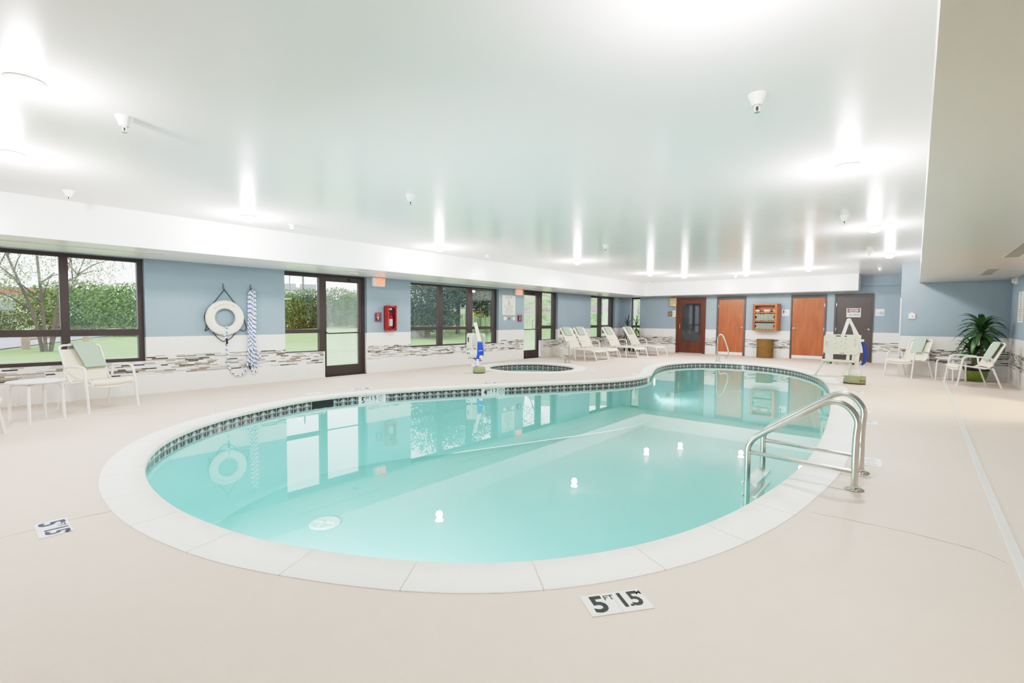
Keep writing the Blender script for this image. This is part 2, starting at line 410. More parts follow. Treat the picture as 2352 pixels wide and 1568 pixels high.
M['rolltowel'] = fabric_mat('pale sage rolled towel', rgb(198,210,198), rgb(214,224,214), 20, 0.95, 0.5)
def wood_mat(name, a, b, sx=(1.2, 1.2, 10), rough=0.35):
    t = NT(name); o = t.obj()
    f = t.noise(t.scl(o, (sx[2], sx[2], sx[0])), 1.0, 5, 0.6); g = t.noise(t.scl(o, (3, 3, 1.2)), 1.0, 3)
    c = t.mix(t.ramp(f, [(0.3, (0,0,0,1)), (0.7, (1,1,1,1))]), a, b); c = t.mix(t.m_('MULTIPLY', g, 0.35), c, a)
    t.bsdf(c, rough, 0, None, 0.4); return t.m
M['wood'] = wood_mat('orange brown door veneer', rgb(150,82,44), rgb(184,108,62), (1.2,1.2,9))
M['wood_dark'] = wood_mat('dark red wood', rgb(84,40,22), rgb(112,58,34), (1.2,1.2,12))
M['wood_cab'] = wood_mat('pine cabinet wood', rgb(164,92,48), rgb(192,118,68), (1.5,1.5,10))
M['brown_door'] = plain('dark brown painted steel', rgb(74,62,60), 0.38, 0, 0.04, 2)
M['frame_grey'] = plain('charcoal door frame', rgb(84,80,80), 0.45, 0, 0.05, 4)
def wicker_mat():
    t = NT('woven seagrass'); o = t.obj(); s = t.sep(o)
    a = t.m_('ARCTAN2', s[1], s[0])
    w = t.m_('SINE', t.m_('ADD', t.m_('MULTIPLY', a, 46), t.m_('MULTIPLY', t.m_('FLOOR', t.m_('MULTIPLY', s[2], 40)), PI)))
    f = t.noise(t.scl(o, (4, 4, 40)), 1.0, 3)
    c = t.mix(f, rgb(112,84,44), rgb(182,146,84)); c = t.mix(t.m_('MULTIPLY', t.m_('ADD', w, 1.0), 0.25), c, rgb(84,62,34))
    t.bsdf(c, 0.75, 0, t.bump(w, 0.5, 0.006), 0.2); return t.m
M['wicker'] = wicker_mat()
def rope_mat():
    t = NT('white and blue braided rope'); tc = t.n('ShaderNodeTexCoord'); uv = t.sep(tc.outputs['UV'])
    f = t.m_('FRACT', t.m_('ADD', t.m_('DIVIDE', uv[0], 0.085), uv[1]))
    c = t.mix(t.m_('LESS_THAN', f, 0.26), rgb(242,242,244), rgb(64,98,178))
    t.bsdf(c, 0.7, 0, t.bump(t.m_('SINE', t.m_('MULTIPLY', f, 4*PI)), 0.35, 0.004), 0.2); return t.m
M['rope'] = rope_mat()
def lawn_mat():
    t = NT('grass and mulch slope'); geo = t.n('ShaderNodeNewGeometry'); p = geo.outputs['Position']; s = t.sep(p)
    f = t.noise(p, 0.8, 5); g = t.noise(p, 14, 3)
    c = t.mix(f, rgb(126,154,106), rgb(152,176,130)); c = t.mix(t.m_('MULTIPLY', g, 0.5), c, rgb(108,136,92))
    zz = t.m_('ADD', s[2], t.m_('MULTIPLY', t.noise(p, 0.5, 4), 1.6))
    bands = t.m_('GREATER_THAN', t.m_('FRACT', t.m_('DIVIDE', zz, 1.0)), 0.55)
    hill = t.m_('MULTIPLY', bands, t.m_('GREATER_THAN', zz, 2.6))
    mul = t.mix(g, rgb(128,112,112), rgb(164,152,150))
    c = t.mix(hill, c, mul)
    c = t.mix(t.m_('MULTIPLY', t.m_('GREATER_THAN', t.noise(p, 2.2, 4), 0.56), t.m_('MULTIPLY', t.m_('GREATER_THAN', zz, 1.6), 0.6)), c, rgb(78,100,70))
    t.bsdf(c, 0.9, 0, t.bump(g, 0.5, 0.05), 0.1); return t.m
M['lawn'] = lawn_mat()
def emis(name, col, k):
    t = NT(name); e = t.n('ShaderNodeEmission'); e.inputs[0].default_value = col; e.inputs[1].default_value = k
    t.t.links.new(e.outputs[0], t.out.inputs[0]); return t.m
M['hallwood'] = wood_mat('warm hallway panelling', rgb(176,104,52), rgb(206,140,84))
M['lamp'] = emis('lit lamp lens', (1, 0.985, 0.96, 1), 30)
M['poollamp'] = emis('lit underwater lens', (0.95, 1, 1, 1), 14)


# ------------------------------------------------------------------ room shell
def struct(name, mb, mat, parent=None, smooth=False, world=False, bev=0):
    o = mb.build(name, mat, parent, smooth, world, bev=bev)
    if not parent: o['kind'] = 'structure'
    return o
TH = 0.25
def wall_boxes(mb, axis, a, b, u0, u1, z0, z1, ops):
    us = sorted(set([u0, u1] + [v for o in ops for v in o[:2] if u0 < v < u1]))
    for p, q in zip(us, us[1:]):
        m = (p+q)/2; zs = [(z0, z1)]
        for (o0, o1, oz0, oz1) in ops:
            if o0 < m < o1:
                nz = []
                for (s0, s1) in zs:
                    if oz0 > s0: nz.append((s0, min(oz0, s1)))
                    if oz1 < s1: nz.append((max(oz1, s0), s1))
                zs = nz
        for s0, s1 in zs:
            if axis == 'x': mb.box(a, b, p, q, s0, s1)
            else: mb.box(p, q, a, b, s0, s1)
    return mb
OP_L = [(-1.2, 2.112, 0.55, 2.25), (4.415, 5.245, 0.565, 2.25), (5.245, 6.315, 0.0, 2.25), (7.575, 10.925, 0.555, 2.212),
        (12.156, 13.20, 0.0, 2.25), (13.20, 14.095, 0.58, 2.25), (16.344, 18.34, 0.58, 2.25)]
OP_B = [(-9.40, -8.967, 0.58, 2.25)]
struct('wall_left', wall_boxes(MB(), 'x', XL-TH, XL, YF, YB+TH, 0, ZC, OP_L), M['wall_x'])
struct('wall_back', wall_boxes(MB(), 'y', YB, YB+TH, XL, XA+0.02, 0, ZC, OP_B), M['wall_y'])
struct('wall_right', wall_boxes(MB(), 'x', XR, XR+TH, YF, YA+TH, 0, ZC, [(9.4, 11.3, 0, 2.15), (0.7, 2.4, 0, 2.15)]), M['wall_x'])
struct('wall_hallway', MB().box(4.2, 4.4, -1, 13.2, 0, 2.6).box(XR+TH, 4.2, 13.0, 13.2, 0, 2.6).box(XR+TH, 4.2, -1, -0.8, 0, 2.6), M['hallwood'])
struct('ceiling_hallway', MB().box(XR+TH, 4.4, -1, 13.2, 2.5, 2.6), M['soffit'])
struct('wall_alcove', MB().box(XA, XR, YA, YA+TH, 0, ZC), M['wall_y'])
struct('wall_alcove_return', MB().box(XA, XA+0.12, YA+TH, YB, 0, ZC), M['wall_x'])
struct('wall_front', MB().box(XL-TH, XR+TH, YF-TH, YF, 0, ZC), M['wall_y'])
struct('ceiling', MB().box(XL-TH, XR+TH, YF-TH, YB+TH, ZC, ZC+0.15), M['ceil'])
def face_box(name, x0, x1, y0, y1, z0, z1, mat): struct(name, MB().box(x0, x1, y0, y1, z0, z1), mat)
face_box('ceiling_soffit_left', XL, SXL, YF, YB, ZS, ZC, M['soffit'])
face_box('ceiling_soffit_back', SXL, SXB, SYB, YB, ZS, ZC, M['soffit'])
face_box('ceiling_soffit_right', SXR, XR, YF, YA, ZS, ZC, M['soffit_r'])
face_box('trim_1', SXB+0.001, XA, YB-0.07, YB, 2.44, ZC, M['wall_y'])
for i, b in enumerate([(XL-0.02, XL+0.006, 6.292, 6.322, 0, 0.95), (XL-0.02, XL+0.006, 10.91, 10.935, 0.56, 0.95), (XL-0.02, XL+0.006, 14.08, 14.105, 0.58, 0.95),
                       (XL-0.02, XL+0.006, 13.19, 13.21, 0.0, 0.58), (XA-0.006, XA+0.02, YA-0.006, YA+0.02, 0, 1.9), (-9.36, -9.34, YB-0.004, YB, 0, ZT),
                       (XL-0.02, XL+0.006, 5.235, 5.262, 0, 0.568)]):
    face_box('trim_%d' % (i+2), *b, M['white_trim'])

# ------------------------------------------------------------------ pool outline
POOL = [(-4.912,1.011),(-4.66,0.966),(-4.392,0.946),(-4.06,0.936),(-3.662,0.96),(-3.256,1.035),(-2.883,1.13),(-2.585,1.256),(-2.334,1.377),(-2.111,1.502),
        (-1.936,1.606),(-1.757,1.744),(-1.557,1.937),(-1.411,2.133),(-1.267,2.355),(-1.165,2.554),(-1.052,2.824),(-0.955,3.166),(-0.881,3.486),(-0.834,3.816),
        (-0.786,4.228),(-0.744,4.7),(-0.727,5.291),(-0.748,6.081),(-0.8,6.967),(-0.9,8.191),(-1.02,9.342),(-1.27,11.2),(-1.60,12.75),(-1.97,13.75),(-2.45,14.62),
        (-3.1,15.25),(-3.817,15.54),(-4.5,15.50),(-5.1,15.15),(-5.46,14.45),(-5.59,13.6),(-5.46,12.72),(-5.24,12.0),(-5.0,11.35),(-4.82,10.9),(-4.71,10.45),
        (-4.70,9.985),(-4.782,9.536),(-4.945,9.059),(-5.195,8.588),(-5.65,7.8),(-6.008,7.151),(-6.364,6.535),(-6.759,5.787),(-7.12,4.95),(-7.28,4.35),(-7.34,3.93),
        (-7.33,3.594),(-7.206,3.133),(-6.99,2.6),(-6.76,2.19),(-6.431,1.794),(-6.083,1.493),(-5.78,1.307),(-5.424,1.151),(-5.182,1.07)]
def resample(pts, step, sm=0):
    c = [Vector((p[0], p[1])) for p in catmull([(x, y, 0) for x, y in pts], 10, True)]
    L = [0.0]
    for i in range(len(c)): L.append(L[-1] + (c[(i+1) % len(c)]-c[i]).length)
    n = int(L[-1]/step); out = []; k = 0
    for i in range(n):
        s = L[-1]*i/n
        while L[k+1] < s: k += 1
        t = (s-L[k])/max(1e-9, L[k+1]-L[k]); out.append(c[k].lerp(c[(k+1) % len(c)], t))
    for _ in range(sm):
        out = [(out[i-1]+out[i]*2+out[(i+1) % n])/4 for i in range(n)]
    return out
PO = resample(POOL, 0.06, 30)
SPA_C, SPA_R = Vector((-7.9, 10.15)), 1.15
SO = [SPA_C + Vector((math.cos(a), math.sin(a)))*SPA_R for a in [2*PI*i/120 for i in range(120)]]
def outward(o):
    n = len(o); r = []
    for i in range(n):
        t = (o[(i+1) % n]-o[i-1]).normalized(); r.append(Vector((t.y, -t.x)))   # counter-clockwise outline
    return r
def off(o, d):
    nn = outward(o); return [p+q*d for p, q in zip(o, nn)]
def arclen(o):
    L = [0.0]
    for i in range(len(o)): L.append(L[-1]+(o[(i+1) % len(o)]-o[i]).length)
    return L
def sweep(o, prof, vs=None):
    # profile (outward offset, z) swept along a closed outline, with UVs (arc length, profile coordinate)
    nn = outward(o); L = arclen(o); n = len(o); m = len(prof); mb = MB(); uv = []
    for i in range(n+1):
        p, q = o[i % n], nn[i % n]
        for j, (d, z) in enumerate(prof):
            mb.v.append((p.x+q.x*d, p.y+q.y*d, z)); uv.append((L[i], vs[j] if vs else d))
    for i in range(n):
        for j in range(m-1): mb.f.append((i*m+j, (i+1)*m+j, (i+1)*m+j+1, i*m+j+1))
    mb.uv = uv; return mb
def fill(loops, zf):
    bm = bmesh.new(); ed = []
    for lp in loops:
        vs = [bm.verts.new((p[0], p[1], 0)) for p in lp]
        for i in range(len(vs)): ed.append(bm.edges.new((vs[i], vs[(i+1) % len(vs)])))
    bmesh.ops.triangle_fill(bm, use_beauty=True, use_dissolve=False, edges=ed, normal=(0, 0, 1))
    mb = MB(); bm.verts.index_update()
    mb.v = [(v.co.x, v.co.y, zf(v.co.x, v.co.y)) for v in bm.verts]
    mb.f = [tuple(v.index for v in f.verts) for f in bm.faces]
    bm.free(); return mb
FX0, FX1 = XL-0.30, 4.4
deck = fill([[(FX0,YF-TH),(FX1,YF-TH),(FX1,YB+TH),(FX0,YB+TH)], [tuple(p) for p in off(PO, 0.14)], [tuple(p) for p in off(SO, 0.14)]], lambda x, y: 0.0)
fo = deck.build('floor', M['floor'], smooth=False); fo['kind'] = 'structure'
# hairline cracks in the deck coating are cut as thin dark sealant lines
def crack(pts):
    mb = MB(); P = catmull([(x, y, 0.0015) for x, y in pts], 6)
    P = [p+Vector((random.uniform(-.006,.006), random.uniform(-.006,.006), 0)) for p in P]
    mb.tube(P, [random.uniform(0.0004, 0.0014) for _ in P], 4); return mb
o = crack([(-0.50,3.76),(-0.12,3.79),(0.27,3.77),(0.43,3.66)]).build('floor_crack', M['vent'], fo)
o = crack([(-4.06,-0.6),(-4.04,0.151),(-4.07,0.45),(-4.04,0.72)]).build('floor_crack', M['vent'], fo)

COP = [(0.02,-0.047),(0.0,-0.046),(-0.012,-0.034),(-0.014,-0.018),(-0.006,-0.002),(0.02,0.008),(0.06,0.010),(0.16,0.006),(0.265,0.008),(0.282,0.004),(0.285,-0.01)]
def depth_at(y): return -1.18 if y < 6 else (-0.85 if y > 12 else -1.18+0.33*(y-6)/6)
pool = thing('swimming_pool', 'large free form swimming pool with turquoise water and white coping', 'pool', (-4, 7, 0))
def child(mb, name, mat, root, **k): return mb.build(name, mat, root, world=True, **k)
child(sweep(PO, COP), 'coping', M['coping'], pool)
IN = 0.02
child(sweep(PO, [(IN,-0.046),(IN,-0.200)], [0.0, 1.0]), 'tile_band', M['band'], pool)
def basin(o, zf, name, root, mat):
    nn = outward(o); n = len(o); mb = MB(); prof = [(0.021, 0.0), (0.021, 0.45), (0.0, 0.72), (-0.08, 0.9), (-0.22, 1.0)]; m = len(prof)
    for i in range(n):
        p, q = o[i], nn[i]; zb = zf(p.y)
        for d, t in prof: mb.v.append((p.x+q.x*d, p.y+q.y*d, -0.20+(zb+0.20)*t))
    for i in range(n):
        for j in range(m-1): mb.f.append((i*m+j, ((i+1) % n)*m+j, ((i+1) % n)*m+j+1, i*m+j+1))
    fl = fill([[tuple(p) for p in off(o, -0.22)]], lambda x, y: zf(y)); mb.add(fl.v, fl.f)
    return child(mb, name, mat, root, fixn=False)
basin(PO, depth_at, 'basin', pool, M['basin'])
child(fill([[tuple(p) for p in off(PO, 0.02)]], lambda x, y: ZW), 'water', M['water'], pool, smooth=False)
# white depth panels set into the tile band
PL = arclen(PO); PN = outward(PO)
def near_i(x, y): return min(range(len(PO)), key=lambda i: (PO[i].x-x)**2+(PO[i].y-y)**2)
def band_panel(x, y, half, mat, name, z0=-0.047, z1=-0.199, proud=0.004):
    i0 = near_i(x, y); k = max(1, int(half/0.06+0.5)); mb = MB(); n = len(PO)
    for i in range(i0-k, i0+k+1):
        p, q = PO[i % n], PN[i % n]; d = IN-proud
        mb.v += [(p.x+q.x*d, p.y+q.y*d, z0), (p.x+q.x*d, p.y+q.y*d, z1)]
    m = 2*k+1; mb.f = [(2*i, 2*i+1, 2*i+3, 2*i+2) for i in range(m-1)]
    return child(mb, name, mat, pool, smooth=False), i0
def on_wall(i, s, z, d=0.012):
    n = len(PO); p, q = PO[i % n], PN[i % n]; t = Vector((q.y, -q.x))      # left to right seen from inside the pool
    return Vector((p.x+q.x*d+t.x*s, p.y+q.y*d+t.y*s, z)), Vector((t.x, t.y, 0))
for (x, y, ft, me_) in [(-7.33+0.02, 4.93, '5', '1.5'), (-6.22, 6.79, '4', '1.2')]:
    if ft == '5': x, y = -7.20, 4.72
    o, i0 = band_panel(x, y, 0.24, M['paper'], 'depth_panel')
    o['label'] = 'white panel reading %s FT %s with a no diving symbol' % (ft, me_)
    mb = MB(); mb_ = lambda s, t, sz, z, b, sx=1.0: text_mb(t, sz, *( (lambda c, xd: (c, xd, (0,0,1)))(*on_wall(i0, s, z))), bold=b, sx=sx, mb=mb)
    mb_(-0.16, ft, 0.15, -0.125, 0.004); mb_(-0.085, 'FT', 0.062, -0.09, 0.0015); mb_(0.02, me_, 0.095, -0.095, 0.002)
    child(mb, 'lettering', M['ink'], pool, smooth=False)
    c, xd = on_wall(i0, 0.165, -0.118)
    mb = MB(); disc(mb, c, 0.056, xd, (0,0,1), 26, 0.049)
    for sg in (1, -1): mb.obb(c-xd*0.035+Vector((0,0,-0.035*sg)), c+xd*0.035+Vector((0,0,0.035*sg)), 0.003, 0.008, (xd.y, -xd.x, 0))
    child(mb, 'no_diving_symbol', M['ink'], pool, smooth=False)
o, i0 = band_panel(-4.72, 10.62, 0.12, M['paper'], 'depth_panel'); o['label'] = 'white depth panel at the tip of the peninsula'
o, i0 = band_panel(-7.33, 3.93, 0.17, M['black'], 'skimmer_mouth', z1=-0.17, proud=0.003); o['label'] = 'dark skimmer opening in the tile band'
# main drain and underwater lamps
mb = MB(); mb.lathe([(0.0, -1.178), (0.185, -1.178), (0.185, -1.165), (0.165, -1.155), (0.14, -1.16), (0.0, -1.16)], 12, (-5.35, 2.85, 0))
drain = child(mb, 'main_drain', M['drain'], pool)
mb = MB()
for a in (0.5, 0.5+PI/2):
    d = Vector((math.cos(a), math.sin(a), 0))*0.135; c = Vector((-5.35, 2.85, -1.155)); mb.obb(c-d, c+d, 0.022, 0.012)
o = mb.build('cover_bars', M['cream'], drain, False); o.location = -pool.location
def pool_lamp(i, z):
    n = len(PO); p, q = PO[i % n], PN[i % n]; c = Vector((p.x+q.x*0.0, p.y+q.y*0.0, z)); mb = MB(); xd = Vector((q.y, -q.x, 0))
    disc(mb, c, 0.09, xd, (0,0,1), 24); child(mb, 'pool_light', M['poollamp'], pool, smooth=False)
    L = bpy.data.lights.new('pool_lamp', 'AREA'); L.shape = 'DISK'; L.size = 0.18; L.energy = 26 if c.y > 5 else 62; L.color = (0.92, 1, 1)
    lo = bpy.data.objects.new('pool_lamp', L); C.objects.link(lo); lo.location = c - Vector((q.x, q.y, 0))*0.03
    lo.rotation_euler = Vector((-q.x, -q.y, -0.15)).to_track_quat('-Z', 'Y').to_euler(); lo.parent = pool; lo.location -= pool.location
pool_lamp(near_i(-5.30, 12.2), -0.36); pool_lamp(near_i(-3.3, 1.02), -0.45); pool_lamp(near_i(-4.2, 0.93), -0.45); pool_lamp(near_i(-2.3, 1.4), -0.45)  # last lamp is an extra one, added to brighten the near water

spa = thing('hot_tub', 'small round hot tub set in the deck behind the pool', 'hot tub', (SPA_C.x, SPA_C.y, 0))
child(sweep(SO, [(d*1.1 if d > 0.03 else d, z) for d, z in COP]), 'coping', M['coping'], spa)
child(sweep(SO, [(IN,-0.046),(IN,-0.200)], [0.0, 1.0]), 'tile_band', M['band'], spa)
basin(SO, lambda y: -0.75, 'basin', spa, M['basin'])
child(fill([[tuple(p) for p in off(SO, 0.02)]], lambda x, y: -0.121), 'water', M['spa_water'], spa, smooth=False)

# ------------------------------------------------------------------ windows and doors
FXA, FXB = XL-0.20, XL-0.10
def vbar(mb, y0, y1, z0, z1, a=FXA, b=FXB): mb.box(a, b, y0, y1, z0, z1)
def window(name, ys, zs, panes_mat, y_open, z_open):
    # ys / zs: solid bar intervals; the panes fill what is left between them
    r = bpy.data.objects.new(name, None); C.objects.link(r); r['kind'] = 'structure'; r.location = (FXB, ys[0][0], zs[0][0])
    mb = MB()
    for a, b in ys: vbar(mb, a, b, z_open[0], z_open[1])
    for a, b in zs:
        for (p0, p1), (q0, q1) in zip(ys, ys[1:]): vbar(mb, p1, q0, a, b, FXA+0.004, FXB-0.004)
    mb.build('window_frame', M['bronze'], r, False, True)
    for (p0, p1), (q0, q1) in zip(ys, ys[1:]):
        for (a0, a1), (b0, b1) in zip(zs, zs[1:]):
            MB().box(FXA+0.045, FXA+0.053, p1-0.01, q0+0.01, a1-0.01, b0+0.01).build('pane', panes_mat, r, False, True)
    return r
window('window_1', [(-1.2,-1.12),(-0.06,0.04),(1.09,1.192),(2.035,2.112)], [(0.55,0.604),(0.985,1.088),(2.192,2.25)], M['glass'], 0, (0.55, 2.25))
window('window_2', [(4.415,4.458),(5.205,5.30)], [(0.565,0.585),(0.967,1.05),(2.168,2.25)], M['glass'], 0, (0.565, 2.25))
window('window_3', [(7.575,7.645),(8.585,8.735),(9.70,9.88),(10.80,10.925)], [(0.555,0.592),(0.99,1.075),(2.165,2.212)], M['glass'], 0, (0.555, 2.212))
window('window_4', [(13.10,13.27),(13.94,14.095)], [(0.58,0.60),(0.975,1.085),(2.215,2.25)], M['glass'], 0, (0.58, 2.25))
window('window_5', [(16.344,16.50),(17.17,17.36),(18.09,18.34)], [(0.58,0.61),(0.975,1.078),(2.18,2.25)], M['glass'], 0, (0.58, 2.25))
def glazed_door(name, y0, y1, gl0, gl1, zb, pull):
    r = bpy.data.objects.new(name, None); C.objects.link(r); r['kind'] = 'structure'; r.location = (FXB, y0, 0)
    mb = MB(); vbar(mb, gl1+0.075, y1, 0, 2.25); vbar(mb, y0, gl0-0.075, 0, 2.25) if gl0-0.075 > y0+0.01 else None
    vbar(mb, max(y0, gl0-0.075), gl1+0.075, 2.205, 2.25); mb.box(FXA, XL, y0, y1, 0, 0.012)
    mb.build('door_frame', M['bronze'], r, False, True)
    mb = MB(); a, b = FXA+0.02, FXB-0.008
    mb.box(a, b, gl0-0.07, gl0, 0.015, 2.20); mb.box(a, b, gl1, gl1+0.07, 0.015, 2.20)
    mb.box(a, b, gl0, gl1, 0.015, zb); mb.box(a, b, gl0, gl1, 2.10, 2.20)
    leaf = mb.build('door_leaf', M['bronze'], r, False, True)
    MB().box(a+0.03, a+0.038, gl0-0.01, gl1+0.01, zb-0.01, 2.11).build('pane', M['fogglass'], leaf, False).location = -r.location
    mb = MB(); xb = FXB+0.06
    mb.tube([(xb-0.07, gl0-0.03, 0.99), (xb, gl0, 0.955), (xb, gl1-0.02, 0.965), (xb-0.07, gl1+0.035, 0.97)], 0.016, 8)
    mb.tube([(xb-0.005, gl1+0.0, 0.965), (xb-0.05, gl1+0.03, 1.12)], 0.018, 8); mb.build('push_bar', M['bronze'], r, True, True)
    MB().box(FXB-0.01, FXB+0.04, gl1-0.24, gl1+0.02, 2.13, 2.185).build('door_closer', M['bronze'], r, False, True)
    if pull:
        y = gl1-0.05
        MB().tube(fillet([(FXA+0.02, y, 0.99), (FXA-0.05, y, 0.99), (FXA-0.05, y, 1.26), (FXA+0.02, y, 1.26)], 0.03), 0.013, 8).build('pull_handle', M['bronze'], r, True, True)
    return r
glazed_door('door_1', 5.30, 6.315, 5.365, 6.165, 0.235, False)
glazed_door('door_2', 12.156, 13.10, 12.24, 12.985, 0.26, True)
# narrow window in the back wall
r = bpy.data.objects.new('window_6', None); C.objects.link(r); r['kind'] = 'structure'; r.location = (-9.4, YB+0.1, 0.58)
mb = MB(); ya, yb = YB+0.10, YB+0.20
for x0, x1 in ((-9.46,-9.365),(-9.02,-8.967)): mb.box(x0, x1, ya, yb, 0.58, 2.25)
for z0, z1 in ((0.58,0.62),(0.97,1.07),(2.19,2.25)): mb.box(-9.365, -9.02, ya+.004, yb-.004, z0, z1)
mb.build('window_frame', M['bronze'], r, False, True)
for z0, z1 in ((0.61,0.98),(1.06,2.20)): MB().box(-9.37, -9.01, ya+0.045, ya+0.053, z0, z1).build('pane', M['glass'], r, False, True)
# solid doors in the back wall
def lever(r, x, z, sgn, mat='steel', y=YB-0.012):
    mb = MB(); mb.lathe([(0.032, y), (0.034, y-0.012), (0.014, y-0.02), (0.013, y-0.055), (0.0, y-0.056)], 16, (x, 0, z), 'y')
    mb.tube([(x, y-0.05, z), (x+sgn*0.05, y-0.055, z), (x+sgn*0.115, y-0.05, z-0.004)], [0.012, 0.010, 0.008], 8); return mb.build('lever_handle', M[mat], r, True, True)
def solid_door(name, f0, f1, l0, l1, zt, frame, leaf, lx, sgn, kick, hinge):
    r = bpy.data.objects.new(name, None); C.objects.link(r); r['kind'] = 'structure'; r.location = ((f0+f1)/2, YB, 0)
    mb = MB(); y0 = YB-0.035
    mb.box(f0, l0-0.004, y0, YB, 0, 2.20); mb.box(l1+0.004, f1, y0, YB, 0, 2.20); mb.box(l0-0.004, l1+0.004, y0, YB, zt+0.004, 2.20)
    mb.build('door_frame', M[frame], r, False, True)
    MB().box(l0, l1, YB-0.012, YB, 0.012, zt).build('door_leaf', M[leaf], r, False, True, bev=0.002)
    lever(r, lx, 1.055, sgn)
    if kick: MB().box(l0+0.02, l1-0.02, YB-0.016, YB-0.012, 0.02, 0.125).build('kick_plate', M['white_metal'], r, False, True)
    for z in (0.25, 1.05, 1.85): MB().box(hinge-0.008, hinge+0.008, YB-0.042, YB-0.012, z-0.05, z+0.05).build('hinge', M['steel'], r, False, True)
    return r
solid_door('door_3', -5.83, -4.81, -5.765, -4.872, 2.085, 'frame_grey', 'wood', -4.925, -1, True, -5.77)
solid_door('door_4', -3.352, -2.31, -3.31, -2.364, 2.095, 'frame_grey', 'wood', -3.255, 1, True, -2.36)
solid_door('door_5', -2.09, -1.055, -2.025, -1.105, 2.10, 'brown_door', 'brown_door', -1.155, -1, False, -2.03)
# sauna door
r = bpy.data.objects.new('door_6', None); C.objects.link(r); r['kind'] = 'structure'; r.location = (-6.82, YB, 0)
mb = MB(); mb.box(-7.394,-7.30,YB-0.04,YB,0,2.20); mb.box(-6.34,-6.245,YB-0.04,YB,0,2.20); mb.box(-7.30,-6.34,YB-0.04,YB,2.11,2.20); mb.build('door_frame', M['wood_dark'], r, False, True, bev=0.004)
mb = MB(); mb.box(-7.295,-7.158,YB-0.022,YB,0.02,2.105); mb.box(-6.44,-6.345,YB-0.022,YB,0.02,2.105); mb.box(-7.158,-6.44,YB-0.022,YB,0.02,0.457); mb.box(-7.158,-6.44,YB-0.022,YB,1.97,2.105)
leaf = mb.build('door_leaf', M['wood_dark'], r, False, True, bev=0.003)
MB().box(-7.16,-6.438,YB-0.010,YB,0.455,1.972).build('pane', M['darkglass'], r, False, True)
MB().tube(fillet([(-7.235,YB-0.02,0.97),(-7.235,YB-0.06,0.97),(-7.235,YB-0.06,1.16),(-7.235,YB-0.02,1.16)],0.03),0.014,8).build('pull_handle', M['brass'], r, True, True)

# ------------------------------------------------------------------ ceiling fittings
LP = [(-4.3,0.35,'over the near left deck'),(-6.3,0.40,'nearest the big corner window'),(-7.45,2.85,'in front of the soffit above the life ring'),(-7.55,6.57,'in front of the soffit past the first exit door'),
      (-6.54,10.22,'over the hot tub side of the pool'),(-6.40,14.2,'above the lounge chairs'),(-5.85,15.6,'in front of the wood framed sauna door'),(-4.05,15.9,'above the far pool handrail'),
      (-2.33,15.4,'above the second wooden door side of the pool'),(-0.50,13.2,'farthest along the right edge of the ceiling'),(-0.55,9.26,'second farthest along the right edge of the ceiling'),(-0.55,5.5,'large bright one near the right soffit'),
      (-0.65,2.1,'at the top edge over the near coping'),(-4.5,-3.0,None),(-8.0,-3.0,None)]  # last two, behind the viewer, are unseen and added for bounce light
first = None
for x, y, where in LP:
    loc = (x, y, ZC)
    if first is None:
        t = thing('ceiling_light', 'x', 'ceiling light', loc, 0, 'round ceiling lights')
        MB().lathe([(0.0,0.0),(0.095,0.0),(0.098,-0.008),(0.088,-0.022),(0.0,-0.022)], 28).build('housing', M['white_metal'], t)
        MB().lathe([(0.0,-0.022),(0.084,-0.0225),(0.080,-0.05),(0.062,-0.078),(0.03,-0.092),(0.0,-0.095)], 28).build('lens', M['lamp'], t)
        first = t
    else:
        t = dup(first); t.location = loc
    t['label'] = 'lit round ceiling light '+where if where else 'added unseen ceiling light behind the viewer'
    if not where: t['label'] = 'added unseen ceiling light for bounce over the deck beside the front wall'
    L = bpy.data.lights.new('lamp_point', 'POINT'); L.energy = 41; L.color = (1, 0.972, 0.955); L.shadow_soft_size = 0.07
    lo = bpy.data.objects.new('lamp', L); C.objects.link(lo); lo.location = (0, 0, -0.165); lo.parent = t
SP = [(-4.504,0.878,'nearest on the left, over the deck'),(-7.63,0.947,'close to the left soffit above the corner window'),(-4.655,3.601,'over the middle of the pool'),(-7.596,3.563,'by the left soffit above the rope coil'),
      (-0.84,3.435,'nearest on the right, over the ladder side'),(-0.814,8.069,'second along the right side of the ceiling'),(-0.794,12.3,'third along the right side of the ceiling'),(-0.807,16.43,'farthest, in front of the blue beam'),
      (-4.699,8.356,'over the peninsula end of the pool'),(-7.552,8.022,'by the left soffit above the triple window'),(-4.508,16.47,'in front of the back soffit'),(-7.983,17.594,'in the far left corner of the ceiling')]
first = None
for x, y, where in SP:
    if first is None:
        t = thing('fire_sprinkler', 'x', 'sprinkler', (x, y, ZC), 0.4, 'white fire sprinklers on the ceiling')
        MB().lathe([(0.0,0.0),(0.058,0.0),(0.056,-0.006),(0.044,-0.035),(0.036,-0.052),(0.034,-0.07),(0.028,-0.072),(0.0,-0.066)], 24).build('escutcheon', M['white_metal'], t)
        mb = MB()
        for s in (-1, 1): mb.tube(catmull([(0.010*s,0,-0.066),(0.016*s,0,-0.084),(0.014*s,0,-0.10),(0.003*s,0,-0.112)], 4), 0.0035, 6)
        mb.lathe([(0.0,-0.064),(0.014,-0.064),(0.014,-0.078),(0.0,-0.078)], 12); mb.build('yoke', M['white_metal'], t)
        MB().lathe([(0.0,-0.112),(0.016,-0.112),(0.017,-0.115),(0.0,-0.116)], 12).build('deflector', M['steel'], t)
        MB().lathe([(0.0,-0.078),(0.006,-0.08),(0.006,-0.098),(0.0,-0.104)], 10).build('bulb', M['ink'], t)
        first = t
    else: t = dup(first); t.location = (x, y, ZC)
    t['label'] = 'white fire sprinkler head '+where
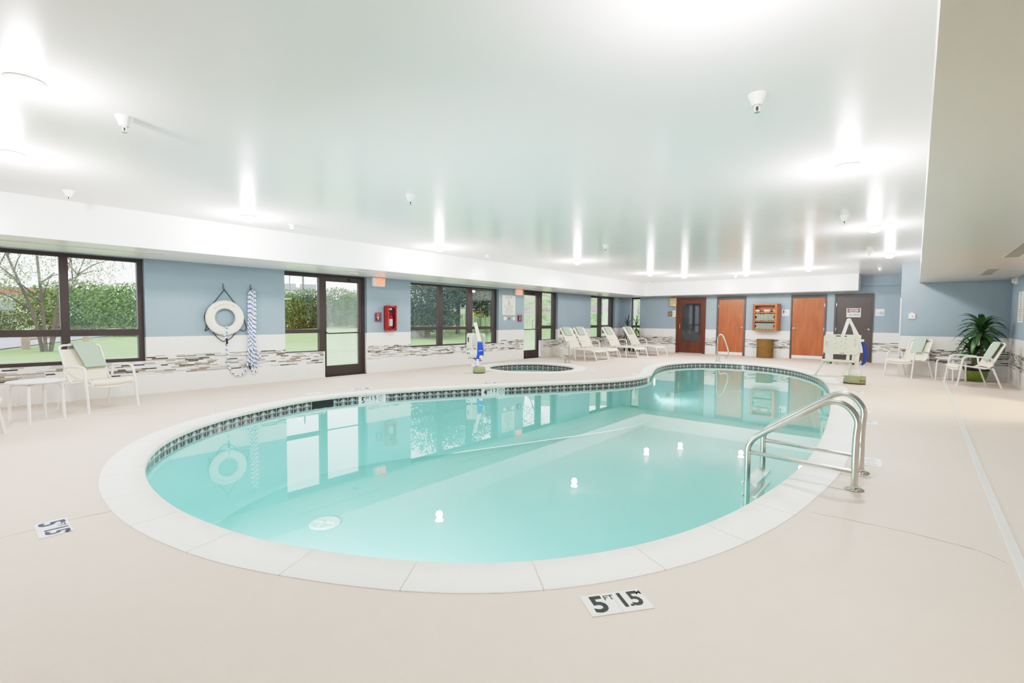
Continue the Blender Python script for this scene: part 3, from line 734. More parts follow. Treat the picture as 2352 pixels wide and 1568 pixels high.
def diffuser(x0, x1, y0, y1, lab):
    t = thing('slot_diffuser', lab, 'air vent', ((x0+x1)/2, (y0+y1)/2, ZS), 0, 'slot air diffusers under the white soffit')
    child(MB().box(x0, x1, y0, y1, ZS-0.008, ZS), 'frame', M['white_metal'], t, smooth=False)
    mb = MB()
    if y1-y0 > x1-x0: mb.box((x0+x1)/2-0.012, (x0+x1)/2+0.012, y0+0.03, y1-0.03, ZS-0.010, ZS-0.008)
    else: mb.box(x0+0.03, x1-0.03, (y0+y1)/2-0.012, (y0+y1)/2+0.012, ZS-0.010, ZS-0.008)
    child(mb, 'slot', M['vent'], t, smooth=False)
diffuser(-8.95, -8.85, -0.5, 2.2, 'long white slot air diffuser over the big corner window')
diffuser(-8.95, -8.85, 4.2, 6.1, 'white slot air diffuser over the first exit door')
diffuser(-9.05, -8.95, 8.5, 11.9, 'long white slot air diffuser over the triple window')
diffuser(-8.95, -8.85, 13.9, 16.2, 'white slot air diffuser over the lounge chairs')
diffuser(-7.75, -7.05, 18.45, 18.55, 'short white slot air diffuser beside the sauna door')
diffuser(-6.45, -5.72, 18.45, 18.55, 'short white slot air diffuser above the first wooden door')
t = thing('ceiling_speaker', 'round white speaker in the soffit above the first exit door', 'speaker', (-9.36, 5.70, ZS))
MB().lathe([(0,0),(0.10,0),(0.098,-0.01),(0.085,-0.014),(0.0,-0.010)], 24).build('rim', M['white_metal'], t); MB().lathe([(0.0,-0.0102),(0.084,-0.0142),(0.06,-0.017),(0.0,-0.018)], 24).build('grille', M['vent'], t)
first = None
for x0, x1, y0, y1, lab in [(0.93,1.09,12.0,13.5,'grey louvred return vent in the right soffit, above the plant corner'), (0.93,1.09,7.6,10.0,'longer grey louvred return vent in the right soffit, cut by the picture edge')]:
    t = thing('return_vent', lab, 'air vent', ((x0+x1)/2, (y0+y1)/2, ZS), 0, 'return vents in the right soffit')
    mb = MB(); mb.box(x0-0.02, x1+0.02, y0-0.02, y0, ZS-0.012, ZS); mb.box(x0-0.02, x1+0.02, y1, y1+0.02, ZS-0.012, ZS); mb.box(x0-0.02, x0, y0, y1, ZS-0.012, ZS); mb.box(x1, x1+0.02, y0, y1, ZS-0.012, ZS)
    child(mb, 'frame', M['soffit_r'], t, smooth=False); child(MB().box(x0, x1, y0, y1, ZS-0.003, ZS), 'backing', M['ventdark'], t, smooth=False)
    mb = MB(); n = 7
    for i in range(n):
        x = x0+(x1-x0)*(i+0.5)/n; mb.obb((x, y0, ZS-0.008), (x, y1, ZS-0.008), 0.012, 0.004, (0.4, 0, 1))
    child(mb, 'louvre', M['vent'], t, smooth=False)

# ------------------------------------------------------------------ deck markers, drains and lids
def marker(c, ang, w, h, label, items, ink='ink', split=False, group='depth marker tiles set in the deck', name='depth_marker', cat='deck tile'):
    t = thing(name, label, cat, (c[0], c[1], 0), ang, group)
    MB().box(-w/2, w/2, -h/2, h/2, -0.01, 0.0035).build('tile', M['paper'], t, False)
    if split: MB().box(-0.0008, 0.0008, -h/2, h/2, 0.0035, 0.0040).build('joint', M['vent'], t, False)
    if items:
        mb = MB()
        for it in items:
            if len(it) == 6: s, sz, x, y, b, sx = it; text_mb(s, sz, (x, y, 0.0048), (1,0,0), (0,1,0), bold=b, sx=sx, mb=mb)
            else: x, y, bw_, bh = it; quad(mb, (x, y, 0.0048), bw_, bh, (1,0,0), (0,1,0))
        mb.build('lettering', M[ink], t, False)
    return t
def depth(ft, me_, k=1.0): return [(ft, 0.165*k, -0.085*k, -0.004, 0.0045*k, 0.95), ('FT', 0.052*k, -0.022*k, 0.038*k, 0.0003, 0.95), (me_[0]+me_[2], 0.150*k, 0.066*k, 0.004, 0.0035*k, 0.85), ('.', 0.10*k, 0.062*k, -0.012*k, 0.002, 1.0), ('M', 0.045*k, 0.132*k, 0.048*k, 0.0003, 0.9)]
marker((-1.007, 1.945), math.atan2(0.238, 0.175), 0.30, 0.155, 'large white tile reading 5 FT 1.5 M in the near deck', depth('5', '1.5'), split=True)
marker((-3.99, 0.372), 0.0, 0.295, 0.150, 'white tile reading 5 FT 1.5 M at the left end of the pool', depth('5', '1.5'), 'blueink', True)
marker((-7.72, 4.86), -1.93, 0.42, 0.14, 'white tile reading 5 FT 1.5 M behind the pool wall depth panel', depth('5', '1.5'))
marker((-6.55, 7.08), -2.09, 0.30, 0.145, 'white depth tile behind the 4 FT pool wall panel', depth('4', '1.2'))
marker((-5.45, 8.63), -2.09, 0.30, 0.145, 'white depth tile between the hot tub and the pool edge', depth('4', '1.2'))
t = marker((-7.15, 2.32), -2.0, 0.16, 0.155, 'small white no diving tile on the far deck in front of the life ring', None, name='no_diving_tile')
mb = MB(); disc(mb, (0,0,0.005), 0.055, (1,0,0), (0,1,0), 24, 0.045); mb.obb((-0.036,-0.036,0.005),(0.036,0.036,0.005),0.009,0.001); mb.build('symbol', M['red'], t, False)
for i, (x, y, a, w, lab) in enumerate([(-0.775,10.75,1.62,0.30,'white lettered tile in the right deck just before the green based lift'),(-0.545,8.55,1.62,0.16,'small white tile in the right deck seen between the ladder rails'),
    (-0.42,7.64,1.62,0.28,'white lettered tile in the right deck just past the ladder rail'),(-0.285,5.49,1.62,0.30,'white tile with several text lines beside the ladder foot')]):
    its = [(0, 0.10-0.065*k, 0.11 if k % 2 else 0.07, 0.022) for k in range(3 if i != 3 else 4)] if i != 1 else [(0, 0, 0.07, 0.03)]
    marker((x, y), 0.05, 0.17, w, lab, its, 'galv')
marker((-6.27, 10.57), 2.0, 0.26, 0.15, 'white lettered tile beside the right end of the hot tub', [(0,0.02,0.15,0.012),(0,-0.02,0.12,0.012)], 'vent')
marker((-5.10, 10.60), 1.9, 0.30, 0.17, 'plain white tile on the deck at the tip of the peninsula', None, name='deck_tile')
def lid(c, ang, w, h, lab):
    t = thing('skimmer_lid', lab, 'lid', (c[0], c[1], 0), ang, 'plastic lids set in the deck')
    MB().box(-w/2, w/2, -h/2, h/2, -0.01, 0.006).build('cover', M['white_plastic'], t, False, bev=0.002); MB().lathe([(0.0,0.0062),(0.02,0.0062),(0.018,0.0075),(0.0,0.0075)], 14).build('finger_hole', M['vent'], t)
lid((-7.82, 3.99), 1.5, 0.30, 0.20, 'white rectangular skimmer lid on the deck above the dark opening')
lid((-6.72, 11.1), 0.1, 0.26, 0.22, 'white lid on the deck behind the right end of the hot tub')
def trench(pts, w, lab, slats):
    t = thing('trench_drain', lab, 'drain', (pts[0][0], pts[0][1], 0), 0, 'narrow drains along the deck')
    P = [Vector((x, y, 0.003)) for x, y in pts]; mb = MB()
    for a, b in zip(P, P[1:]): mb.obb(a-(b-a).normalized()*0.004, b+(b-a).normalized()*0.004, w, 0.008)
    child(mb, 'channel', M['white_plastic'], t, smooth=False)
    mb = MB()
    for a, b in zip(P, P[1:]):
        d = b-a; n = int(d.length/0.022); q = Vector((-d.y, d.x, 0)).normalized()*w*0.36
        for i in range(n): c = a+d*((i+0.5)/n)+Vector((0,0,0.0045)); mb.obb(c-q, c+q, 0.003, 0.0008)
    o = child(mb, 'slot', M['cream'], t, smooth=False); o['kind'] = 'stuff'
trench([(0.525, 15.20),(0.50, 10.0),(0.473, 5.83),(0.47, 2.5),(0.47, -1.5)], 0.045, 'white slotted trench drain running down the right deck', True)
trench([(-8.47, -1.6),(-8.406, 0.356),(-8.127, 2.387),(-7.98, 4.683),(-7.95, 6.4)], 0.018, 'thin white dotted drain line along the left deck', True)

# ------------------------------------------------------------------ steel rails
def escut(mb, x, y): return mb.lathe([(0.0,0.0),(0.062,0.0),(0.064,0.006),(0.052,0.014),(0.026,0.02),(0.026,0.035),(0.0,0.035)], 24, (x, y, 0))
t = thing('pool_ladder', 'stainless steel pool ladder with looped handrails at the right edge', 'ladder', (-0.33, 4.77, 0))
pr_ = [(-0.322,0.0),(-0.325,0.27),(-0.322,0.42),(-0.316,0.52),(-0.337,0.584),(-0.385,0.64),(-0.452,0.668),(-0.525,0.655),(-0.607,0.604),(-0.817,0.451),(-0.965,0.343),(-1.045,0.275),(-1.085,0.20),(-1.088,0.10),(-1.088,-0.2),(-1.088,-0.62),(-1.05,-0.74),(-0.95,-0.78)]
for y in (4.494, 5.047):
    child(MB().tube(catmull([(x, y, z) for x, z in pr_], 5), 0.0245, 14), 'handrail', M['steel'], t)
    child(MB().tube([(-1.083, y, 0.155), (-0.325, y, 0.139)], 0.018, 12), 'crossbar', M['steel'], t)
    child(escut(MB(), -0.322, y), 'escutcheon_plate', M['chrome'], t)
for z in (-0.125, -0.235, -0.345, -0.455):
    mb = MB(); mb.box(-1.13, -1.02, 4.512, 5.03, z-0.014, z); mb.box(-1.136, -1.128, 4.512, 5.03, z-0.03, z+0.004); mb.box(-1.022, -1.014, 4.512, 5.03, z-0.03, z+0.004)
    tr = child(mb, 'tread', M['white_plastic'], t, bev=0.003)
    for y in (4.494, 5.047): child(MB().lathe([(0.0,0.0),(0.009,0.0),(0.009,0.012),(0.0,0.014)], 8, (-1.1265, y, z-0.008), 'x'), 'bolt', M['chrome'], t)
t = thing('grab_rail', 'stainless grab rail curving over the near edge of the hot tub beside the lounge chairs', 'handrail', (-7.99, 12.05, 0))
pts = [(-7.964,12.077,0.0),(-7.974,12.072,0.40),(-7.977,12.069,0.55),(-8.02,12.043,0.617),(-8.09,12.0,0.603),(-8.225,11.912,0.52),(-8.268,11.888,0.435),(-8.279,11.881,0.33),(-8.261,11.893,0.24),(-8.20,11.93,0.19),(-8.12,11.981,0.18),(-8.08,12.005,0.15),(-8.063,12.016,0.08),(-8.063,12.016,0.0)]
child(MB().tube(catmull(pts, 5), 0.02, 12), 'rail', M['steel'], t); child(MB().tube([(-8.10,11.99,0.585),(-8.205,11.925,0.2)], 0.009, 8), 'brace', M['steel'], t)
for q in (pts[0], pts[-1]): child(escut(MB(), q[0], q[1]), 'escutcheon_plate', M['chrome'], t)
t = thing('grab_rail', 'stainless grab rail on the far pool edge in front of a wooden door', 'handrail', (-4.78, 15.77, 0))
pts = [(-4.822,15.782,0.0),(-4.805,15.777,0.5),(-4.795,15.773,0.74),(-4.755,15.761,0.845),(-4.675,15.736,0.855),(-4.59,15.709,0.745),(-4.454,15.666,0.40),(-4.440,15.662,0.23),(-4.48,15.675,0.14),(-4.56,15.70,0.125),(-4.68,15.738,0.16),(-4.725,15.752,0.10),(-4.734,15.755,0.0)]
child(MB().tube(catmull(pts, 5), 0.022, 12), 'rail', M['steel'], t)
for q in (pts[0], pts[-1]): child(escut(MB(), q[0], q[1]), 'escutcheon_plate', M['chrome'], t)

# ------------------------------------------------------------------ patio chairs, tables, towels
def make_chair():
    t = thing('patio_chair', 'x', 'chair', (0,0,0), 0, 'white framed sling chairs')
    W = 0.29
    for s in (-1, 1):
        y = W*s
        mb = MB(); mb.tube(fillet([(0.30,y*1.05,0.0),(0.235,y*1.03,0.50),(0.215,y,0.595),(0.10,y,0.61),(-0.14,y,0.60),(-0.225,y,0.585),(-0.245,y,0.44)], 0.09, 6), 0.0165, 10)
        mb.build('arm_frame', M['white_metal'], t)
        mb = MB(); mb.tube([(-0.385,y*1.05,0.0),(-0.245,y,0.385)], 0.0155, 10); mb.build('leg', M['white_metal'], t)
        mb = MB(); mb.lathe([(0,0),(0.019,0),(0.019,0.02),(0.0,0.02)], 10, (0.30,y*1.05,0)); mb.lathe([(0,0),(0.019,0),(0.019,0.02),(0.0,0.02)], 10, (-0.385,y*1.05,0)); mb.build('foot_cap', M['white_plastic'], t)
    mb = MB()
    P = [(0.27,0.245,0.335),(0.30,0.245,0.40),(0.22,0.245,0.425),(-0.16,0.245,0.365),(-0.24,0.245,0.42),(-0.43,0.245,0.86)]
    full = fillet(P + [(-0.445,0.20,0.885),(-0.445,-0.20,0.885)] + [(x,-y,z) for x,y,z in reversed(P)], 0.06, 6)
    mb.tube(full, 0.0145, 10); mb.build('seat_rail', M['white_metal'], t)
    mb = MB(); mb.tube(catmull([(0.262,-0.30,0.37),(0.275,-0.15,0.335),(0.28,0,0.325),(0.275,0.15,0.335),(0.262,0.30,0.37)], 5), 0.012, 8); mb.tube([(-0.215,-0.285,0.372),(-0.215,0.285,0.372)], 0.012, 8); mb.build('stretcher', M['white_metal'], t)
    pf = catmull([(0.272,0,0.345),(0.302,0,0.385),(0.285,0,0.42),(0.22,0,0.432),(0.05,0,0.398),(-0.13,0,0.374),(-0.19,0,0.385)], 4)
    def fs(u, v):
        q = pf[min(int(v*(len(pf)-1)+0.5), len(pf)-1)]; yy = (u-0.5)*2; return (q.x, yy*0.236, q.z-0.012*(1-yy*yy))
    MB().sheet(fs, 6, len(pf)-1, 0.006).build('seat', M['sling'], t)
    def fb(u, v):
        yy = (u-0.5)*2; x = -0.225-0.21*v-0.012*(1-yy*yy); return (x, yy*0.236, 0.395+0.43*v)
    MB().sheet(fb, 6, 8, 0.006).build('backrest', M['sling'], t)
    return t
def towel_chair(ch, yoff, w, lab, front=0.36, back=0.22, tilt=0.0):
    t = thing('towel', lab, 'towel', ch.location, ch.rotation_euler.z, 'sage towels on the chairs')
    path = [(-0.255-0.0+0.0, 0.0)]
    n = 26; 
    def fn(u, v):
        y = yoff + (u-0.5)*w + tilt*(v-0.4); L = v*(front+back)
        if L < front: k = 1-L/front; z = 0.895-0.36*k*(front/0.36)*0.9; x = -0.425+ (0.895-z)*0.47+0.016
        else: k = (L-front)/back; z = 0.905-0.0-k*back*0.95; x = -0.475-0.02*k-0.006*math.sin(u*7)
        if abs(L-front) < 0.03: z = max(z, 0.903)
        return (x+0.004*math.sin(9*u+5*v), y, z)
    MB().sheet(fn, 10, 24, 0.016).build('cloth', M['towel'], t)
    return t
chairs = []
def place_chair(front_mid, face, lab, proto=[None]):
    # front_mid: middle of the two front feet, face: unit facing direction
    fx, fy = face; l = math.hypot(fx, fy); fx /= l; fy /= l
    loc = (front_mid[0]-fx*0.30, front_mid[1]-fy*0.30, 0)
    if proto[0] is None: proto[0] = make_chair(); t = proto[0]
    else: t = dup(proto[0])
    t.location = loc; t.rotation_euler = (0,0,math.atan2(fy, fx)); t['label'] = lab; return t
c1 = place_chair((-8.478,1.452), (0.93,0.34), 'white framed cream sling chair below the big corner window, facing the pool')
c2 = place_chair((-0.30,14.45), (-0.55,-0.83), 'white framed cream sling chair in front of the blue alcove wall below the thermostat')
c3 = place_chair((0.587,13.553), (-0.957,-0.29), 'white framed cream sling chair seen from its side in front of the green pot')
c4 = place_chair((-7.30,0.30), (0.16,0.985), 'partly cut off white sling chair at the left picture edge')
towel_chair(c1, 0.06, 0.27, 'folded sage green towel over the back of the chair under the corner window', tilt=-0.12)
towel_chair(c2, 0.0, 0.25, 'folded sage green towel over the back of the chair by the thermostat wall')
towel_chair(c3, 0.0, 0.27, 'folded sage green towel over the back of the side turned chair by the plant', front=0.40)
def make_table():
    t = thing('side_table', 'x', 'table', (0,0,0), 0, 'low round side tables')
    MB().lathe([(0.0,0.488),(0.255,0.488),(0.268,0.494),(0.270,0.502),(0.262,0.510),(0.0,0.512)], 40).build('table_top', M['mattop'], t)
    for k in range(4):
        a = PI/4+k*PI/2; ca, sa = math.cos(a), math.sin(a)
        MB().tube(fillet([(0.10*ca,0.10*sa,0.476),(0.235*ca,0.235*sa,0.470),(0.25*ca,0.25*sa,0.0)], 0.07, 6), 0.0165, 10).build('leg', M['white_metal'], t)
    MB().lathe([(0.085,0.462),(0.135,0.462),(0.135,0.488),(0.085,0.488)], 24, closed=True).build('support_ring', M['white_metal'], t)
    return t
tb = make_table(); tb.location = (-8.153,0.66,0); tb.rotation_euler = (0,0,0.42); tb['label'] = 'low round white speckled table beside the chair under the corner window'
tb2 = dup(tb); tb2.location = (0.62,14.42,0); tb2.rotation_euler = (0,0,0.9); tb2['label'] = 'low round white table between the two chairs near the green pot'

# ------------------------------------------------------------------ lounge chairs
def make_lounge():
    t = thing('chaise_lounge', 'x', 'lounge chair', (0,0,0), 0, 'white framed chaise lounges')
    W = 0.32; rail = []
    P = [(-1.42,W,0.35),(-0.18,W,0.355),(-0.075,W,0.30),(0.03,W,0.016)]
    pts = fillet(P + [(0.035,W-0.05,0.016),(0.035,-W+0.05,0.016)] + [(x,-y,z) for x,y,z in reversed(P)], 0.07, 6)
    mb = MB(); mb.tube(pts, 0.0165, 10); mb.tube([(-1.42,-W,0.35),(-1.42,W,0.35)], 0.0165, 10); mb.build('frame', M['white_metal'], t)
    for s in (-1, 1):
        y = (W+0.02)*s
        MB().tube(fillet([(-0.76,y*1.03,0.0),(-0.83,y,0.34),(-0.865,y,0.57),(-0.99,y,0.60),(-1.13,y,0.585),(-1.235,y*0.97,0.52)], 0.10, 6), 0.0155, 10).build('arm_frame', M['white_metal'], t)
        MB().tube([(-1.36,W*s,0.0),(-1.30,W*s,0.345)], 0.0155, 10).build('leg', M['white_metal'], t)
        MB().tube([(-0.42,W*s*0.98,0.0),(-0.46,W*s,0.345)], 0.0145, 10).build('leg', M['white_metal'], t)
    mb = MB(); b0, b1 = (-1.08,0.37), (-1.50,1.015)
    for s in (-1, 1): mb.tube(catmull([(b0[0],0.285*s,b0[1]),(-1.22,0.285*s,0.60),(-1.40,0.285*s,0.87),(b1[0],0.285*s,b1[1])], 4), 0.0145, 10)
    mb.tube([(b1[0],-0.285,b1[1]),(b1[0],0.285,b1[1])], 0.0145, 10); mb.build('back_frame', M['white_metal'], t)
    mb = MB()
    for s in (-1, 1): mb.tube([(-1.27,0.26*s,0.66),(-1.44,0.26*s,0.36)], 0.010, 8)
    mb.build('back_support', M['white_metal'], t)
    def fs(u, v):
        yy = (u-0.5)*2; x = -1.07+1.0*v; z = 0.362-0.018*(1-yy*yy)
        if v > 0.86: k = (v-0.86)/0.14; x = -1.07+0.86+0.15*math.sin(k*1.4); z -= 0.075*(1-math.cos(k*1.5))
        return (x, yy*0.305, z+0.006)
    MB().sheet(fs, 6, 22, 0.006).build('seat', M['sling'], t)
    pb = catmull([(b0[0],0,b0[1]),(-1.22,0,0.60),(-1.40,0,0.87),(b1[0],0,b1[1])], 6)
    def fb(u, v):
        yy = (u-0.5)*2; q = pb[min(int(v*(len(pb)-1)+0.5), len(pb)-1)]; return (q.x-0.012*(1-yy*yy)+0.004, yy*0.283, q.z+0.004)
    MB().sheet(fb, 6, len(pb)-1, 0.006).build('backrest', M['sling'], t)
    return t
def towel_lounge(ch, yoff, w, lab):
    t = thing('towel', lab, 'towel', ch.location, ch.rotation_euler.z, 'sage towels on the chaise lounges')
    pth = catmull([(-1.325,0,0.775),(-1.40,0,0.89),(-1.475,0,1.01),(-1.50,0,1.045),(-1.54,0,1.03),(-1.555,0,0.95),(-1.56,0,0.80)], 5)
    def fn(u, v):
        q = pth[min(int(v*(len(pth)-1)+0.5), len(pth)-1)]; return (q.x+0.022*(1 if v < 0.55 else -0.4)+0.003*math.sin(11*u), yoff+(u-0.5)*w, q.z+0.003*math.sin(7*u))
    MB().sheet(fn, 8, len(pth)-1, 0.015).build('cloth', M['towel'], t); return t
lg = make_lounge(); first = lg
for i, (x, yr, a, lab, tl) in enumerate([(-7.47,13.50,-0.10,'nearest hot tub rail', 'striped looking fold, nearest the hot tub rail'),(-7.44,14.26,-0.10,'second from the hot tub rail','second from the hot tub rail'),(-7.14,15.68,-0.10,'third from the hot tub rail, below the two pane window','third from the hot tub rail'),(-6.98,16.98,-0.10,'closest to the sauna door','closest to the sauna door')]):
    o = lg if i == 0 else dup(lg)
    o.location = (x, yr-0.32, 0); o.rotation_euler = (0,0,a); o['label'] = 'white framed cream chaise lounge, '+lab
    towel_lounge(o, (-0.03,-0.02,-0.02,0.0)[i], (0.34,0.33,0.32,0.26)[i], 'sage green towel on the chaise lounge '+('nearest the hot tub rail','second from the hot tub rail','third from the hot tub rail','closest to the sauna door')[i])

# ------------------------------------------------------------------ lifts
def rounded(w, h, c, n=4):
    pts = []
    for (sx, sy, a0) in ((1,1,0),(-1,1,PI/2),(-1,-1,PI),(1,-1,1.5*PI)):
        for i in range(n+1):
            a = a0+PI/2*i/n; pts.append((sx*(w/2-c)+c*math.cos(a), sy*(h/2-c)+c*math.sin(a)))
    return pts
def plate_with_slots(mb, w, h, c, t, slots):
    # vertical plate in the local XZ plane, y from 0 to t, with rounded corners and through slots
    bm = bmesh.new(); loops = [rounded(w, h, c)] + [[(sx+px, sz+pz) for px, pz in rounded(sw, sh, min(sw, sh)*0.48, 3)] for sx, sz, sw, sh in slots]; ed = []
    for lp in loops:
        vs = [bm.verts.new((p[0], 0, p[1])) for p in lp]
        for i in range(len(vs)): ed.append(bm.edges.new((vs[i], vs[(i+1) % len(vs)])))
    bmesh.ops.triangle_fill(bm, use_beauty=True, use_dissolve=False, edges=ed, normal=(0,1,0))
    r = bmesh.ops.extrude_face_region(bm, geom=bm.faces[:]); bmesh.ops.translate(bm, verts=[v for v in r['geom'] if isinstance(v, bmesh.types.BMVert)], vec=(0, t, 0))
    bm.verts.index_update(); mb.add([v.co.copy() for v in bm.verts], [tuple(v.index for v in f.verts) for f in bm.faces]); bm.free(); return mb
def shift(mb, d, rot=None):
    for i, v in enumerate(mb.v):
        v = Vector(v)
        if rot is not None: v = rot @ v
        mb.v[i] = tuple(v + Vector(d))
    return mb
# pool lift: local -Y is the way the seat faces
t = thing('pool_lift', 'white and sage pool access lift with molded seat on the right deck', 'lift', (-0.95, 12.25, 0), 0.0)
oct_ = [(0.21*math.cos(a), 0.15*math.sin(a)) for a in [PI/8+k*PI/4 for k in range(8)]]
MB().prism(oct_, 0.02, 0.165).build('base_shell', M['sagedk'], t, bev=0.012); MB().prism([(x*0.97, y*0.97) for x, y in oct_], 0.0, 0.022).build('base_foot', M['black'], t)
mb = MB(); mb.box(-0.11,0.11,-0.07,0.09,0.165,0.30); mb.box(-0.12,0.0,-0.06,0.06,0.30,0.42); mb.build('battery_box', M['white_plastic'], t, bev=0.01)
mb = MB(); mb.obb((0.0,0.02,0.25),(0.03,0.03,1.02),0.10,0.08,(0,1,0)); mb.obb((-0.055,-0.03,0.28),(-0.02,-0.02,0.85),0.04,0.04,(0,1,0)); mb.build('mast', M['white_metal'], t, bev=0.006)
mb = MB(); mb.obb((0.05,0.03,0.95),(-0.13,0.0,1.335),0.055,0.05,(0,1,0)); mb.obb((0.0,0.0,0.92),(-0.10,0.0,1.28),0.03,0.03,(0,1,0)); mb.build('lifting_arm', M['cream'], t, bev=0.004)
mb = MB(); mb.obb((-0.145,-0.02,1.335),(-0.24,-0.06,0.95),0.06,0.05,(0,1,0)); mb.build('hanger_arm', M['white_metal'], t, bev=0.004)
mb = MB(); mb.lathe([(0,-0.06),(0.035,-0.06),(0.035,0.05),(0,0.05)], 16, (-0.137,0,1.335), 'y'); mb.build('pivot', M['white_plastic'], t)
for x in (-0.42, -0.13): MB().obb((x,-0.03,0.48),(x+0.02,-0.02,0.90),0.055,0.05,(0,1,0)).build('seat_post', M['white_metal'], t, bev=0.004)
mb = plate_with_slots(MB(), 0.62, 0.42, 0.07, 0.035, [(-0.245,0.03,0.045,0.15),(0.245,0.03,0.045,0.16),(0.0,0.175,0.20,0.025),(0.03,-0.185,0.09,0.012)]+[(x,z,0.016,0.016) for x,z in ((-0.09,0.115),(0.08,0.115),(0,0.06),(-0.09,0.02),(0.08,0.02),(0,-0.035),(-0.09,-0.085),(0.08,-0.085))])
shift(mb, (-0.25,-0.10,0.82), Matrix.Rotation(-0.10, 3, 'X')); o = mb.build('seat_back', M['sage'], t)
mb = MB(); mb.prism([(0.27,0.0),(-0.27,0.0),(-0.30,-0.10),(-0.28,-0.38),(0.28,-0.38),(0.30,-0.10)], 0.0, 0.025); shift(mb, (-0.27,-0.05,0.47)); mb.build('seat_pan', M['sage'], t, bev=0.006)
mb = MB()
for x in (-0.45,-0.30,-0.13): mb.prism([(0,0.0),(-0.12,0.0),(-0.10,-0.07),(-0.03,-0.07)], x-0.03, x+0.03, 'x'); 
shift(mb, (0,-0.18,0.47)); mb.build('seat_bracket', M['sage'], t)
mb = MB()
for x in (-0.38,0.0): MB().lathe([(0,-0.012),(0.022,-0.012),(0.022,0.0),(0,0.0)], 12, (x,-0.43,0.445), 'y').build('bolt', M['black'], t)
for x in (-0.50,-0.04): MB().obb((x,-0.36,0.46),(x-0.12,-0.60,0.20),0.035,0.025).build('footrest_arm', M['sage'], t, bev=0.004)
MB().box(-0.70,-0.12,-0.68,-0.56,0.165,0.19).build('footrest', M['sage'], t, bev=0.006)
mb = MB(); mb.tube(catmull([(0.11,0.02,0.88),(0.15,0.0,0.76),(0.165,-0.01,0.60),(0.155,-0.01,0.47),(0.09,-0.02,0.40)], 5), [0.03,0.032,0.034,0.036,0.038,0.04,0.04,0.04,0.04,0.038,0.036,0.034,0.032,0.03,0.03,0.03,0.03,0.028,0.026,0.024,0.022], 10); mb.build('folded_cover', M['navycover'], t)
mb = MB(); mb.tube(catmull([(0.02,-0.05,0.95),(0.075,-0.07,0.70),(0.05,-0.07,0.45),(0.07,-0.06,0.26)], 6), 0.007, 6); mb.tube(catmull([(0.09,-0.03,0.5),(0.10,-0.04,0.38),(0.06,-0.06,0.24)], 6), 0.006, 6); mb.build('cable', M['white_plastic'], t)
mb = MB()
for x in (0.12, 0.17): mb.lathe([(0,-0.01),(0.013,-0.01),(0.013,0.0),(0,0.0)], 10, (x,-0.128+(x-0.12)*0.35,0.08), 'y')
mb.build('cover_screw', M['black'], t)
# spa lift
t = thing('spa_lift', 'spa access lift with bright blue cover and sage seat, left of the hot tub', 'lift', (-7.98, 8.20, 0), 0.70)
# local X runs to the right in the picture, local -Y faces the viewer
MB().lathe([(0,0.02),(0.148,0.02),(0.15,0.03),(0.15,0.13),(0.135,0.15),(0,0.155)], 28).build('base_shell', M['sagedk'], t); MB().lathe([(0,0),(0.14,0),(0.14,0.022),(0,0.022)], 28).build('base_foot', M['black'], t)
mb = MB(); mb.lathe([(0,0.15),(0.05,0.15),(0.05,0.34),(0,0.34)], 20, (-0.02,0,0)); mb.box(-0.06,0.0,-0.07,0.03,0.18,0.34); mb.build('mast', M['white_metal'], t)
mb = MB(); mb.lathe([(0,-0.04),(0.045,-0.04),(0.045,0.05),(0,0.05)], 16, (-0.12,-0.02,0.19), 'y'); mb.box(-0.185,-0.13,-0.05,0.02,0.15,0.24); mb.build('actuator_motor', M['white_plastic'], t, bev=0.006)
def cov(u, v):
    a = 2*PI*u; z = 0.29+0.47*v; k = math.sin(PI*min(1, 0.35+v*0.62))
    rx = 0.05+0.03*k+0.008*math.sin(3*a+6*v); ry = 0.045+0.02*k
    return (0.015-0.03*(1-v)+(0.03*math.sin(v*PI))+rx*math.cos(a), ry*math.sin(a), z)
mb = MB().grid(cov, 20, 14); mb.build('fabric_cover', M['bluecover'], t)
mb = MB(); mb.obb((-0.01,-0.082,0.535),(0.085,-0.078,0.545),0.012,0.022,(0,1,0)); mb.build('reflective_strip', M['paper'], t)
mb = MB(); mb.box(0.015,0.095,-0.105,-0.07,0.315,0.43); cb = mb.build('control_box', M['white_plastic'], t, bev=0.01)
MB().lathe([(0,-0.012),(0.018,-0.012),(0.018,0),(0,0)], 14, (0.035,-0.105,0.345), 'y').build('stop_button', M['red'], cb)
mb = MB(); mb.obb((0.02,0.0,0.74),(-0.10,0.02,1.21),0.075,0.06,(0,1,0)); mb.build('lifting_arm', M['white_metal'], t, bev=0.005)
mb = MB(); mb.lathe([(0,-0.045),(0.035,-0.045),(0.035,0.045),(0,0.045)], 16, (0.02,0,0.76), 'y'); mb.build('pivot', M['white_plastic'], t)
mb = plate_with_slots(MB(), 0.45, 0.36, 0.05, 0.03, [(-0.185,0.02,0.03,0.13),(0.185,0.02,0.03,0.13)])
shift(mb, (-0.10,0.22,0.77)); mb.build('seat_back', M['sage'], t)
mb = MB(); mb.box(-0.19,-0.12,0.195,0.222,0.66,0.94); mb.box(-0.06,0.02,0.195,0.222,0.66,0.92); mb.build('seat_back_rib', M['sage'], t, bev=0.008)
MB().tube([(-0.19,0.17,0.90),(-0.19,0.17,0.38)], 0.016, 10).build('hanger_post', M['white_metal'], t)
mb = MB(); mb.box(-0.33,0.05,0.16,0.24,0.42,0.53); mb.build('seat_bracket', M['white_plastic'], t, bev=0.012)
mb = MB(); mb.box(-0.28,-0.06,0.12,0.42,0.335,0.365); mb.box(-0.28,-0.06,0.12,0.15,0.335,0.40); mb.build('seat_pan', M['sage'], t, bev=0.006)
